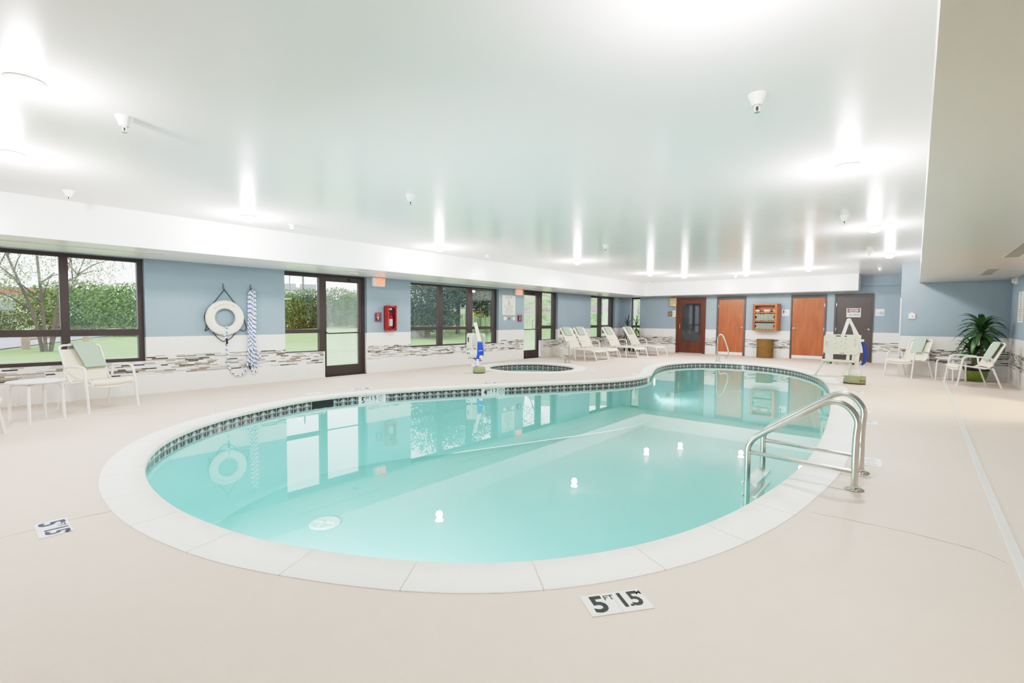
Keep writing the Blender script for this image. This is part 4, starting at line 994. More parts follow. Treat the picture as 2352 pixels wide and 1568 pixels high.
mb = MB(); mb.tube(arc((-0.27,0.13,0.44), 0.035, 0.3, 3.2, 8), 0.008, 6); mb.obb((-0.15,0.10,0.335),(-0.06,0.09,0.325),0.02,0.02); mb.build('strap', M['black'], t)
MB().tube(catmull([(-0.12,-0.02,0.17),(-0.17,-0.06,0.04),(-0.22,-0.09,0.012),(-0.32,-0.09,0.012),(-0.33,-0.05,0.012),(-0.20,-0.05,0.012)], 6), 0.009, 6).build('cable', M['white_plastic'], t)

# ------------------------------------------------------------------ things on the left wall (x = XL faces +x; right in the picture is +y)
XD, ZD = (0,1,0), (0,0,1)
def wheelchair(mb, c, k, xd, yd, d=0.0):
    c, xd, yd = Vector(c), Vector(xd), Vector(yd)
    disc(mb, c+yd*0.42*k-xd*0.05*k, 0.075*k, xd, yd, 14)
    def seg(a, b, w):
        p, q = c+xd*a[0]*k+yd*a[1]*k, c+xd*b[0]*k+yd*b[1]*k; n = (q-p).normalized(); m = xd*(-n.dot(yd))+yd*n.dot(xd); m = m*w*k/2
        mb.add([p-m, q-m, q+m, p+m], [(0,1,2,3)])
    seg((-0.04,0.33),(-0.02,0.02),0.08); seg((-0.03,0.17),(0.17,0.17),0.05); seg((-0.03,0.0),(0.19,0.0),0.07); seg((0.18,0.02),(0.28,-0.25),0.07); seg((0.26,-0.23),(0.35,-0.20),0.06)
    n = 18
    for i in range(n):
        a0, a1 = 2.1+i/n*3.9, 2.1+(i+1)/n*3.9
        seg((0.02+0.23*math.cos(a0),-0.13+0.23*math.sin(a0)),(0.02+0.23*math.cos(a1),-0.13+0.23*math.sin(a1)),0.055)
for y, z, lab in [(3.289,1.86,'grey wall hook holding the life ring cord'),(3.765,1.868,'grey wall hook holding the coiled throw rope')]:
    t = thing('wall_hook', lab, 'hook', (XL, y, z), 0, 'steel wall hooks')
    MB().prism(rounded(0.030, 0.12, 0.012), 0.0, 0.006, 'x').build('plate', M['galv'], t)
    MB().tube(catmull([(0.005,0,-0.02),(0.03,0,-0.035),(0.055,0,-0.055),(0.062,0,-0.04),(0.06,0,-0.025)], 4), 0.006, 8).build('prong', M['galv'], t)
    mb = MB()
    for zz in (0.035, -0.005): mb.lathe([(0,0.006),(0.006,0.006),(0.005,0.009),(0,0.009)], 10, (0,0,zz), 'x')
    mb.build('screw', M['black'], t)
def hangpath(pts, x, n=6): return catmull([(x, y, z) for y, z in pts], n)
t = thing('life_ring', 'off white life ring buoy hanging on the blue wall', 'life ring', (XL, 3.287, 1.283))
RC = (XL+0.075, 3.287, 1.283)
mb = MB(); mb.lathe([(0.245+0.079*math.cos(a), 0.052*math.sin(a)) for a in [2*PI*k/20 for k in range(20)]], 56, RC, 'x', True); child(mb, 'ring', M['ring'], t)
cordL = [(3.289,1.80),(3.103,1.543),(3.054,1.499),(2.983,1.384),(2.965,1.276),(2.995,1.145),(2.965,1.049),(3.055,1.10),(3.085,1.045),(3.135,0.95),(3.226,0.862),(3.287,0.853),(3.389,0.907),(3.477,1.023),(3.535,1.06),(3.605,1.034),(3.655,1.09),(3.620,1.25),(3.604,1.33),(3.554,1.468),(3.492,1.523),(3.289,1.80)]
mb = MB(); mb.tube(hangpath(cordL, XL+0.055, 5), 0.0075, 8); child(mb, 'grab_cord', M['black'], t)
txt = 'Emergency Use ONLY'; mb = MB(); n = len(txt)
for i, ch in enumerate(txt):
    if ch == ' ': continue
    a = math.radians(138 - 88*i/(n-1)); rr = 0.252
    xd = Vector((0, math.sin(a), -math.cos(a))); yd = Vector((0, math.cos(a), math.sin(a)))
    text_mb(ch, 0.046, Vector(RC)+Vector((0.0535,0,0))+yd*rr, xd, yd, 0.0, 0.9, mb=mb)
child(mb, 'lettering', M['greyink'], t, smooth=False)
# throw rope: slack from the ring plus the coil on the second hook
def rope(mb, pts, r, tw=0.0, n=8):
    P = [Vector(p) for p in pts]; k0 = len(mb.v); nrm = None; L = 0.0
    if mb.uv is None: mb.uv = []
    for i in range(len(P)):
        d = (P[min(i+1, len(P)-1)]-P[max(i-1, 0)])
        d = d.normalized() if d.length > 1e-9 else Vector((0,0,1))
        nrm = d.orthogonal() if nrm is None else nrm-d*nrm.dot(d)
        if nrm.length < 1e-6: nrm = d.orthogonal()
        nrm.normalize(); b = d.cross(nrm)
        if i: L += (P[i]-P[i-1]).length
        for k in range(n+1):
            a = 2*PI*k/n; mb.v.append(tuple(P[i]+(nrm*math.cos(a)+b*math.sin(a))*r)); mb.uv.append((L, k/n+tw))
    for i in range(len(P)-1):
        for k in range(n): q = k0+i*(n+1)+k; mb.f.append((q, q+1, q+n+2, q+n+1))
t = thing('throw_rope', 'blue and white braided throw rope coiled in long loops on the wall', 'rope', (XL, 3.77, 1.80))
sl = [(3.284,1.131),(3.300,1.06),(3.294,0.98),(3.291,0.90),(3.293,0.786),(3.3,0.649),(3.314,0.5),(3.345,0.373),(3.411,0.243),(3.514,0.19),(3.597,0.228),(3.652,0.326),(3.678,0.452),(3.698,0.566),(3.715,0.80),(3.72,1.2),(3.722,1.6),(3.735,1.78)]
mb = MB(); rope(mb, [Vector((XL+(0.13 if i < 9 else 0.045 if i > 22*0+30 else 0.10), p.y, p.z)) for i, p in enumerate(hangpath(sl, 0, 5))], 0.0145)
rng = random.Random(3)
for k in range(7):
    y0 = 3.715+0.018*k; x = XL+0.035+0.022*(k % 3); zb = 0.36+0.05*rng.random()+0.03*abs(k-3); wb = 0.02+0.02*rng.random()
    top = 1.80-0.004*abs(k-3)**2
    P = [(x,3.77+(y0-3.77)*0.9-0.015,top-0.5),(x,3.77+(y0-3.77)*0.8-0.012,top-0.05),(x+0.01,3.77+(y0-3.77)*0.3,top+0.012),(x,3.77+(y0-3.77)*0.8+0.02,top-0.05),(x,3.77+(y0-3.77)*0.95+0.015,top-0.5),(x,y0+0.004,1.0),(x+0.01,y0-0.012,0.75),(x,y0+wb,zb+0.16),(x,y0+wb*0.6,zb),(x,y0-wb*0.8,zb),(x,y0-wb,zb+0.16),(x+0.012,y0-0.004,0.76),(x+0.006,y0-0.018,1.05),(x,3.77+(y0-3.77)*0.9-0.016,top-0.48)]
    rope(mb, catmull(P, 6), 0.0135, 0.17*k)
rope(mb, hangpath([(3.80,0.90),(3.812,0.754),(3.862,0.583),(3.866,0.453),(3.815,0.379)], XL+0.05), 0.0135, 0.3)
rope(mb, hangpath([(3.736,0.42),(3.740,0.32),(3.750,0.245),(3.788,0.222),(3.828,0.29),(3.825,0.42)], XL+0.05), 0.0135, 0.6)
rope(mb, [(XL+0.125,3.27+0.035*math.cos(a),0.945+0.025*math.sin(a)) for a in [2*PI*k/14 for k in range(15)]], 0.0135)
child(mb, 'rope', M['rope'], t)
mb = MB(); mb.tube([(XL+0.13,3.291,0.905),(XL+0.13,3.292,0.80)], 0.017, 10); mb.tube([(XL+0.06,3.70,0.365),(XL+0.06,3.715,0.30)], 0.014, 8); child(mb, 'tape_wrap', M['black'], t)
first = None
for y0, y1, z0, z1, lab in [(6.440,6.786,2.045,2.252,'lit red EXIT sign beside the first glazed door'),(11.66,12.02,2.06,2.255,'lit red EXIT sign above the spa lift notice')]:
    t = thing('exit_sign', lab, 'exit sign', (XL, (y0+y1)/2, (z0+z1)/2), 0, 'lit exit signs')
    w, h = y1-y0, z1-z0
    MB().prism(rounded(w, h, 0.03), 0.0, 0.055, 'x').build('housing', M['white_plastic'], t, bev=0.004)
    mb = MB(); quad(mb, (0.0565, 0.035, 0), w*0.70, h*0.82, XD, ZD); mb.build('face', M['exitface'], t, False)
    text_mb('EXIT', h*0.98, (0.0585, 0.035, -0.002), XD, ZD, 0.006, 0.64).build('lettering', M['redlit'], t, False)
first = None
for y, z, lab in [(6.592,1.322,'red fire alarm pull station under a clear cover, left of the extinguisher box'),(11.90,1.322,'red fire alarm pull station under a clear cover, right of the small switch plates')]:
    t = thing('fire_alarm_pull', lab, 'fire alarm', (XL, y, z), 0, 'red fire alarm pull stations')
    MB().box(0.0,0.035,-0.055,0.055,-0.085,0.085).build('body', M['red'], t, bev=0.006)
    mb = MB(); mb.obb((0.036,-0.035,0.0),(0.036,0.035,0.0),0.003,0.024,(0,0,1)); mb.obb((0.036,0,-0.06),(0.036,0,0.0),0.026,0.003,(1,0,0)); mb.build('pull_handle', M['paper'], t, False)
    text_mb('FIRE', 0.034, (0.0365,0,0.052), XD, ZD, 0.001).build('lettering', M['paper'], t, False)
    mb = MB(); mb.prism(rounded(0.17, 0.245, 0.02), 0.062, 0.065, 'x'); mb.box(0.0,0.062,-0.085,-0.082,-0.12,0.12); mb.box(0.0,0.062,0.082,0.085,-0.12,0.12); mb.build('clear_cover', M['clear'], t, False)
    MB().box(0.0655,0.067,-0.07,0.075,0.07,0.105).build('cover_label', M['red'], t, False)
t = thing('extinguisher_cabinet', 'red fire extinguisher box on the blue wall by the first exit', 'fire cabinet', (XL, 6.90, 1.30))
mb = MB(); mb.prism(rounded(0.255, 0.60, 0.035), 0.0, 0.02, 'x'); D = 0.17
for a, b, c_, d_ in ((-0.1275,-0.098,-0.265,0.265),(0.098,0.1275,-0.265,0.265),(-0.0925,0.0925,-0.30,-0.262),(-0.0925,0.0925,0.262,0.30)): mb.box(0.0,D,a,b,c_,d_)
for sy in (-1,1):
    for sz in (-1,1): mb.lathe([(0,0.0),(0.035,0.0),(0.035,D),(0,D)], 16, (0,sy*0.0925,sz*0.265), 'x')
mb.build('case', M['red'], t)
MB().box(D-0.012,D-0.008,-0.098,0.098,-0.262,0.262).build('front_pane', M['clear'], t, False)
mb = MB(); mb.obb((0.10,0.155,-0.27),(0.10,0.16,-0.06),0.012,0.02); mb.obb((0.10,0.127,-0.255),(0.10,0.162,-0.255),0.02,0.02); mb.build('breaker_bar', M['red'], t)
t2 = thing('fire_extinguisher', 'small red fire extinguisher with white label inside the red box', 'extinguisher', (XL+0.09, 6.885, 1.04))
MB().lathe([(0,0),(0.062,0),(0.066,0.012),(0.066,0.29),(0.055,0.325),(0.025,0.35),(0.02,0.37),(0,0.37)], 24).build('cylinder', M['red'], t2)
MB().lathe([(0.0665,0.07),(0.0672,0.07),(0.0672,0.24),(0.0665,0.24)], 24, closed=True).build('label_band', M['paper'], t2)
mb = MB(); mb.lathe([(0,0.365),(0.018,0.365),(0.018,0.41),(0,0.415)], 14); mb.obb((0.0,0,0.405),(0.05,0.05,0.44),0.02,0.012); mb.obb((0.0,0,0.40),(0.055,0.06,0.40),0.018,0.010); mb.build('valve', M['black'], t2)
MB().tube(catmull([(0.0,-0.015,0.39),(0.02,-0.06,0.38),(0.04,-0.072,0.28),(0.045,-0.07,0.14)], 5), 0.011, 8).build('hose', M['paper'], t2)
MB().lathe([(0,0.45),(0.05,0.46),(0.055,0.50),(0.0,0.505)], 16, (0,0,0)).build('inspection_tag', M['white_metal'], t2)
t = thing('notice_sign', 'cream spa lift notice board with wheelchair symbol', 'sign', (XL, 11.385, 1.735))
MB().box(0.0,0.012,-0.315,0.315,-0.31,0.31).build('board', M['cream'], t, False)
mb = text_mb('Spa Lift', 0.115, (0.0135,0,0.245), XD, ZD, 0.0, 0.9); mb.build('lettering', M['greyink'], t, False)
mb = MB(); wheelchair(mb, (0.0135,0.0,0.07), 0.20, XD, ZD); mb.build('symbol', M['ink'], t, False)
mb = MB()
for i in range(7): quad(mb, (0.0135, 0.0, -0.035-0.038*i), 0.44-0.05*((i*5) % 4), 0.010, XD, ZD)
mb.build('small_print', M['greyink'], t, False)
for y, w, lab, knob in [(11.21,0.13,'white switch plate, leftmost of the four under the spa notice',None),(11.40,0.055,'small grey plate with a red button under the spa notice','red'),(11.50,0.055,'small grey plate with a white button under the spa notice','paper'),(11.63,0.12,'white switch plate, rightmost of the four under the spa notice',None)]:
    t = thing('switch_plate', lab, 'switch', (XL, y, 1.318), 0, 'switch plates under the spa notice')
    MB().prism(rounded(w, 0.105, 0.01), 0.0, 0.012, 'x').build('plate', M['white_plastic' if not knob else 'vent'], t)
    if knob: MB().lathe([(0,0.012),(0.02,0.012),(0.017,0.03),(0,0.032)], 14, (0,0,0), 'x').build('button', M[knob], t)
    else: MB().box(0.012,0.018,-0.02,0.02,-0.03,0.03).build('rocker', M['paper'], t, bev=0.002)

# ------------------------------------------------------------------ things on the back wall (y = YB faces -y; right in the picture is +x)
XB_ = (1,0,0)
t = thing('control_box', 'tan metal heater control box near the ceiling left of the sauna door', 'control box', (-7.515, YB, 2.03))
MB().box(-0.13,0.13,-0.11,0,-0.165,0.165).build('case', M['tan'], t, bev=0.006); mb = MB(); quad(mb, (0.05,-0.1115,-0.135), 0.09, 0.04, XB_, ZD); quad(mb, (-0.05,-0.1115,0.0), 0.07, 0.012, XB_, ZD); mb.build('label_sticker', M['paper'], t, False)
mb = MB(); mb.tube([(0.02,-0.03,-0.165),(0.02,-0.03,-0.34)], 0.010, 8); mb.tube([(-0.02,-0.03,0.165),(-0.02,-0.03,0.23)], 0.010, 8); mb.tube([(0.04,-0.03,0.165),(0.04,-0.03,0.23)], 0.010, 8); mb.build('conduit', M['galv'], t)
t = thing('timer_switch', 'ivory timer switch box with two dials by the sauna door', 'switch', (-7.477, YB, 1.56))
MB().box(-0.065,0.065,-0.07,0,-0.132,0.132).build('box', M['white_metal'], t, bev=0.006)
for z in (0.05, -0.05): MB().lathe([(0,-0.07),(0.032,-0.07),(0.026,-0.095),(0,-0.097)], 16, (0.0,0,z), 'y').build('dial', M['vent'], t)
t = thing('wall_plaque', 'small brown plaque left of the ivory timer box', 'plaque', (-7.65, YB, 1.56))
MB().box(-0.10,0.10,-0.018,0,-0.098,0.098).build('board', M['plaque'], t, bev=0.004)
mb = MB(); [quad(mb, (0,-0.0188,0.04-0.03*i), 0.13, 0.008, XB_, ZD) for i in range(4)]; mb.build('engraving', M['tan'], t, False)
CX0, CX1, CY, CZ0, CZ1 = -4.53, -3.67, 18.68, 0.955, 1.903
t = thing('towel_cabinet', 'open wooden wall cabinet with three shelves between the wooden doors', 'cabinet', ((CX0+CX1)/2, YB, CZ0))
IX0, IX1 = CX0+0.095, CX1-0.125
mb = MB(); mb.prism([(CX0+0.02,CY+0.05),(CX0+0.07,CY),(IX0,CY),(IX0,YB-0.02),(CX0+0.02,YB-0.02)], CZ0, CZ1); child(mb, 'side_panel', M['wood_cab'], t, smooth=False)
mb = MB(); mb.prism([(IX1,CY),(CX1-0.06,CY),(CX1,CY+0.07),(CX1,YB),(IX1,YB-0.02)], CZ0, CZ1); child(mb, 'side_panel', M['wood_cab'], t, smooth=False)
child(MB().box(IX0,IX1,CY,YB,CZ1-0.055,CZ1), 'top_panel', M['wood_cab'], t, smooth=False); child(MB().box(IX0,IX1,CY,YB,CZ0,CZ0+0.045), 'bottom_panel', M['wood_cab'], t, smooth=False)
child(MB().box(CX0+0.02,IX1,YB-0.02,YB,CZ0,CZ1), 'back_panel', M['wood_cab'], t, smooth=False)
SH = (1.272, 1.575)
for z in SH: child(MB().box(IX0,IX1,CY+0.005,YB-0.02,z,z+0.035), 'shelf', M['wood_cab'], t, smooth=False)
def make_roll(r):
    t = thing('rolled_towel', 'x', 'towel', (0,0,0), 0, 'rolled towels in the wooden cabinet')
    prof = [(0.0,0.012),(r*0.14,0.0),(r*0.22,0.016),(r*0.34,0.0),(r*0.44,0.018),(r*0.56,0.0),(r*0.66,0.018),(r*0.80,0.0),(r*0.94,0.008),(r,0.03),(r,0.22),(r*0.9,0.235),(0,0.235)]
    MB().lathe(prof, 20, (0,0,0), 'y').build('roll', M['rolltowel'], t); return t
proto = None; w = IX1-IX0
def put_roll(x, z, lab, sc=1.0):
    global proto
    if proto is None: proto = make_roll(0.047); o = proto
    else: o = dup(proto)
    o.location = (x, CY+0.025, z); o.rotation_euler = (0, random.uniform(-3,3), 0); o['label'] = lab; return o
r = 0.047
for z0, sz, nm in ((SH[0]+0.035, 0.985, 'middle'), (CZ0+0.045, 0.88, 'bottom')):
    for k, nrow in enumerate((7, 6, 7)):
        for i in range(nrow):
            pitch = w/7; x = IX0+pitch*(i+0.5+(0 if nrow == 7 else 0.5)); z = z0+(r+k*r*1.74)*sz
            o = put_roll(x, z, 'pale sage rolled towel on the %s shelf of the wooden cabinet' % nm)
            o['group'] = 'rolled towels on the %s shelf' % nm; o.scale = (1, 1, sz); o.rotation_euler = (0, 0, random.uniform(-0.06, 0.06))
for x, lab in ((IX0+0.05,'rolled towel at the left end of the top cabinet shelf'),(IX0+w*0.58,'rolled towel lying alone in the middle of the top cabinet shelf'),(IX1-0.03,'rolled towel half hidden at the right end of the top cabinet shelf')):
    t = thing('folded_towel', lab, 'towel', (x, CY+0.12, SH[1]+0.035), 0, 'rolled towels on the top shelf')
    k = 1.5 if 'alone' in lab else (1.2 if 'left' in lab else 0.62)
    MB().lathe([(0.0,-0.075*k),(0.03,-0.07*k),(0.05,-0.045*k),(0.052,0.0),(0.050,0.045*k),(0.03,0.07*k),(0.0,0.075*k)], 18, (0,0,0.052), 'x').build('roll', M['rolltowel'], t)
t = thing('wicker_basket', 'tall round seagrass basket on the floor under the towel cabinet', 'basket', (-4.075, 18.70, 0))
prof = [(0.0,0.0),(0.245,0.0)]
for i in range(26): z = 0.01+0.62*i/25; prof += [(0.262+0.007*math.sin(0), z),(0.270, z+0.012)]
prof += [(0.272,0.648),(0.256,0.655),(0.245,0.64),(0.24,0.05),(0.0,0.05)]
MB().lathe(prof, 48).build('woven_body', M['wicker'], t)
MB().lathe([(0.272+0.011*math.cos(a), 0.645+0.011*math.sin(a)) for a in [2*PI*k/8 for k in range(8)]], 48, closed=True).build('rim', M['wicker'], t)
mb = MB(); mb.tube(catmull([(0.274,-0.07,0.56),(0.285,-0.05,0.60),(0.285,0.05,0.60),(0.274,0.07,0.56)], 4), 0.009, 6); mb.build('handle', M['wicker'], t)
def back_sign(name, lab, cat, x0, x1, z0, z1, y=YB, mat='paper'):
    t = thing(name, lab, cat, ((x0+x1)/2, y, (z0+z1)/2)); w, h = x1-x0, z1-z0
    MB().box(-w/2, w/2, -0.008, 0, -h/2, h/2).build('board', M[mat], t, False); return t, w, h
Y_ = -0.0095
t, w, h = back_sign('restroom_sign', 'white restroom sign with man and wheelchair symbols beside the cabinet', 'sign', -3.622, -3.400, 1.488, 1.702)
mb = MB(); c = Vector((-0.065,Y_,0.03)); disc(mb, c+Vector((0,0,0.055)), 0.014, XB_, ZD, 12); quad(mb, c+Vector((0,0,0.01)), 0.045, 0.06, XB_, ZD); quad(mb, c+Vector((-0.009,0,-0.045)), 0.014, 0.06, XB_, ZD); quad(mb, c+Vector((0.009,0,-0.045)), 0.014, 0.06, XB_, ZD); wheelchair(mb, (0.0,Y_,0.02), 0.11, XB_, ZD); mb.build('symbol', M['blueink'], t, False)
text_mb('MEN', 0.028, (0.07,Y_,-0.075), XB_, ZD).build('lettering', M['blueink'], t, False)
t, w, h = back_sign('danger_sign', 'DANGER CHLORINE sign on the dark brown door', 'sign', -1.758, -1.378, 1.445, 1.732, YB-0.012)
mb = MB(); quad(mb, (0,Y_+0.0005,0.065), w*0.88, h*0.40, XB_, ZD); mb.build('header', M['ink'], t, False)
def ell(mb, a, b, y): mb.add([(a*math.cos(2*PI*k/32), y, 0.065+b*math.sin(2*PI*k/32)) for k in range(32)], [tuple(range(32))]); return mb
ell(MB(), 0.155, 0.050, Y_-0.0008).build('oval_border', M['paper'], t, False); ell(MB(), 0.147, 0.043, Y_-0.0016).build('oval', M['red'], t, False)
text_mb('DANGER', 0.062, (0,Y_-0.0024,0.064), XB_, ZD, 0.001, 0.95).build('lettering', M['paper'], t, False)
text_mb('CHLORINE', 0.088, (0,Y_,-0.072), XB_, ZD, 0.001, 0.78).build('lettering', M['ink'], t, False)
t, w, h = back_sign('room_sign', 'white POOL EQUIPMENT ROOM sign right of the dark brown door', 'sign', -1.005, -0.782, 1.488, 1.705)
mb = MB()
for i, s in enumerate(('POOL','EQUIPMENT','ROOM')): text_mb(s, 0.034, (0.095,Y_,0.005-0.032*i), XB_, ZD, 0.0004, 1.0, 'RIGHT', mb)
mb.build('lettering', M['blueink'], t, False)
t, w, h = back_sign('door_notice', 'white notice sheet low on the dark brown door behind the lift seat', 'notice', -1.62, -1.262, 0.30, 0.735, YB-0.012)
mb = MB(); [quad(mb, (0,Y_,0.15-0.03*i), 0.26, 0.006, XB_, ZD) for i in range(10)]; mb.build('small_print', M['vent'], t, False)
t = thing('wall_button', 'small round pale plate on the blue wall left of the towel cabinet', 'plate', (-4.70, YB, 1.61)); MB().lathe([(0,0),(0.032,0),(0.028,-0.01),(0,-0.012)], 18, (0,0,0), 'y').build('cover', M['vent'], t)
# alcove and right wall
t = thing('thermostat', 'small white thermostat box on the lit blue alcove wall', 'thermostat', (-0.09, YA, 1.46))
MB().box(-0.065,0.065,-0.05,0,-0.085,0.06).build('cover', M['white_plastic'], t, bev=0.01); mb = MB(); quad(mb, (0.01,-0.0505,-0.03), 0.03, 0.012, XB_, ZD); mb.build('display', M['ink'], t, False); MB().lathe([(0,0.06),(0.016,0.06),(0.016,0.09),(0,0.09)], 12, (0.0,-0.022,0)).build('sensor', M['white_plastic'], t)
t = thing('strobe_alarm', 'white alarm strobe high on the right blue wall', 'alarm', (XR, 14.62, 2.19)); MB().box(-0.05,0,-0.07,0.07,-0.07,0.07).build('base', M['white_plastic'], t, bev=0.008); MB().box(-0.09,-0.05,-0.045,0.045,-0.05,0.05).build('lens', M['white_metal'], t, bev=0.02)
t = thing('notice_sign', 'white pool lift notice on the right wall at the picture edge', 'sign', (XR, 13.98, 1.62))
MB().box(-0.012,0,-0.31,0.31,-0.31,0.31).build('board', M['cream'], t, False)
mb = MB(); wheelchair(mb, (-0.0135,0,0.06), 0.22, (0,-1,0), ZD); mb.build('symbol', M['ink'], t, False)
mb = text_mb('Pool', 0.10, (-0.0135,0,0.255), (0,-1,0), ZD, 0.0, 0.9); text_mb('Lift', 0.08, (-0.0135,0,0.185), (0,-1,0), ZD, 0.0, 0.9, mb=mb); mb.build('lettering', M['greyink'], t, False)
mb = MB(); [quad(mb, (-0.0135,0,-0.05-0.036*i), 0.46-0.05*(i % 3), 0.012, (0,-1,0), ZD) for i in range(7)]; mb.build('small_print', M['greyink'], t, False)

# ------------------------------------------------------------------ plants
def strap_leaf(mb, base, az, el, L, w, droop, n=7, fold=0.25):
    p = Vector(base); d = Vector((math.cos(az)*math.cos(el), math.sin(az)*math.cos(el), math.sin(el))); side = Vector((-math.sin(az), math.cos(az), 0)); k0 = len(mb.v)
    for i in range(n+1):
        t = i/n; ww = w*(math.sin(PI*min(1, 0.12+t*0.88))**0.7)*(1 if t < 0.98 else 0.1)
        up = side.cross(d).normalized()
        for s in (-1, 0, 1): mb.v.append(tuple(p+side*(s*ww/2)+up*(fold*abs(s)*ww/2)))
        p = p+d*(L/n); d = (d+Vector((0,0,-droop/n))).normalized()
    for i in range(n):
        for s in (0, 1): a = k0+i*3+s; mb.f.append((a, a+1, a+4, a+3))
def crown(mb, c, n, L, w, seed, el=(0.1, 1.3), droop=(0.9, 1.9), rise=0.12):
    R = random.Random(seed)
    for i in range(n):
        t = i/n; strap_leaf(mb, (c[0], c[1], c[2]+rise*(t-0.5)), i*2.399+R.uniform(-.2,.2), el[0]+(el[1]-el[0])*t+R.uniform(-.1,.1), L*R.uniform(0.8,1.1), w*R.uniform(0.85,1.1), R.uniform(*droop))
t = thing('potted_plant', 'broad leaved corn plant in a green glazed pot in the right corner', 'plant', (1.05, 14.72, 0))
MB().lathe([(0,0),(0.14,0),(0.155,0.015),(0.185,0.12),(0.205,0.23),(0.205,0.235),(0,0.235)], 36).build('pot', M['pot'], t)
MB().lathe([(0.205,0.235),(0.222,0.255),(0.232,0.35),(0.222,0.355),(0.205,0.35),(0.20,0.30),(0.0,0.30)], 36).build('pot_rim', M['potdark'], t); MB().lathe([(0,0.30),(0.20,0.30),(0.0,0.33)], 20).build('soil', M['soil'], t)
MB().tube(catmull([(-0.05,0.03,0.28),(-0.06,0.04,0.5),(-0.06,0.04,0.62)], 4), 0.028, 10).build('cane', M['stem'], t); MB().tube(catmull([(0.07,0.05,0.28),(0.075,0.08,0.7),(0.06,0.10,1.03)], 4), 0.03, 10).build('cane', M['stem'], t)
mb = MB(); crown(mb, (-0.06,0.04,0.64), 26, 0.50, 0.105, 2, (0.1,1.35), (1.3,2.3)); mb.build('leaf_crown', M['leaf'], t)
mb = MB(); crown(mb, (0.06,0.10,1.08), 40, 0.60, 0.11, 5, (-0.1,1.3), (1.5,2.6), 0.24)
mb.v = [(min(v[0], XR-1.05-0.01), min(v[1], YA-14.72-0.01), v[2]) for v in mb.v]; mb.build('leaf_crown', M['leaf'], t)
for x, y, zc, lab, sd in [(-9.20,18.30,1.02,'dark narrow leaved plant in the far corner, left of the narrow back window',11),(-8.76,18.22,1.02,'dark narrow leaved plant in front of the narrow back window',23)]:
    t = thing('potted_plant', lab, 'plant', (x, y, 0), 0, 'dark narrow leaved plants behind the lounge chairs')
    MB().lathe([(0,0),(0.13,0),(0.17,0.27),(0.155,0.28),(0.145,0.24),(0,0.24)], 24).build('pot', M['potdark'], t)
    MB().tube([(0,0,0.22),(0.01,0,0.6),(0,0,zc)], 0.022, 8).build('cane', M['stem'], t)
    mb = MB(); crown(mb, (0,0,zc), 34, 0.46, 0.032, sd, (-0.6,1.45), (0.5,1.3), 0.22); crown(mb, (0,0,zc-0.22), 26, 0.5, 0.030, sd+1, (-0.9,0.3), (1.0,1.8), 0.3)
    mb.v = [(max(v[0], XL-x+0.01), min(v[1], YB-y-0.01), v[2]) for v in mb.v]; mb.build('leaf_crown', M['yucca'], t)

# ------------------------------------------------------------------ outdoors beyond the windows
def gz(x, y):
    d = max(0.0, -(x+11.5)); b = math.degrees(math.atan2(-x, max(y, 0.01) if y > 0 else 0.01))
    k = max(0.0, min(1.0, (76-b)/30)); z = -0.12+0.058*k*max(0.0, d-1.0)
    k2 = max(0.0, min(1.0, (44-b)/7)); rr = math.hypot(x, y)
    z += k2*0.30*max(0.0, rr-27)
    return min(z, 7.5)
mb = MB()
def gfn(u, v):
    b = math.radians(112-94*u); d = 10.4*(1+v*v*11)
    x, y = -d*math.sin(b), d*math.cos(b); x = min(x, XL-TH-0.01) if y < YB+TH+0.3 else x
    return (x, y, gz(x, y))
mb.grid(gfn, 70, 60); lawn = mb.build('lawn', M['lawn'], None, True); tag(lawn, 'green lawn and mulched slope outside the windows', 'lawn', kind='stuff')
mb = MB(); mb.box(-11.9, XL-TH, -2.0, 27, -0.30, -0.085); w_ = mb.build('walkway', M['concrete'], None, False); tag(w_, 'pale concrete walkway along the outside of the building', 'walkway')
def road(u, v):
    P1, P2 = Vector((-14,-3.9)), Vector((-75,20.4)); n = Vector((-0.37,-0.93)); p = P1.lerp(P2, u)+n*(0.6+11*v); return (p.x, p.y, gz(p.x, p.y)+0.03)
mb = MB(); mb.grid(road, 20, 4); w_ = mb.build('parking_lot', M['asphalt'], None, True); tag(w_, 'grey asphalt parking lot outside the corner window', 'pavement')
def foliage(mb, c, rx, ry, rz, n, s, seed, shell=0.55):
    R = random.Random(seed)
    for _ in range(n):
        while True:
            q = Vector((R.uniform(-1,1), R.uniform(-1,1), R.uniform(-1,1)))
            if q.length < 1 and q.length > shell*R.random(): break
        p = Vector(c)+Vector((q.x*rx, q.y*ry, q.z*rz)); a = Vector((R.gauss(0,1), R.gauss(0,1), R.gauss(0,1))).normalized(); b = a.orthogonal().normalized(); cc = a.cross(b); k = s*R.uniform(0.6,1.3)
        mb.add([p-b*k*0.5, p+cc*k*0.35, p+b*k*0.6, p-cc*k*0.35], [(0,1,2,3)])
    return mb
def bush(x, y, rx, rz, lab, mat, n, s, seed, core='leaf_e', name='shrub', group='shrubs beyond the windows'):
    z = gz(x, y); t = thing(name, lab, 'shrub', (x, y, z), 0, group)
    mb = MB(); foliage(mb, (0,0,rz*0.85), rx, rx*0.8, rz, int(n*4.2), s*0.42, seed); mb.build('foliage', M[mat], t, False)
    R = random.Random(seed); mb = MB()
    for k in range(5): a = 1.256*k; mb.tube([(0.12*math.cos(a),0.12*math.sin(a),-0.05),(rx*0.45*math.cos(a),rx*0.4*math.sin(a),rz*1.1)], [0.06,0.02], 6)
    mb.build('stem', M['bark'], t); return t
bush(-50,6.6,4.6,2.3,'large bright green shrub behind the log rail in the corner window','leaf_a',2600,0.42,1)
bush(-44,8.6,3.4,2.1,'bright green shrub at the right side of the corner window','leaf_a',2200,0.38,2)
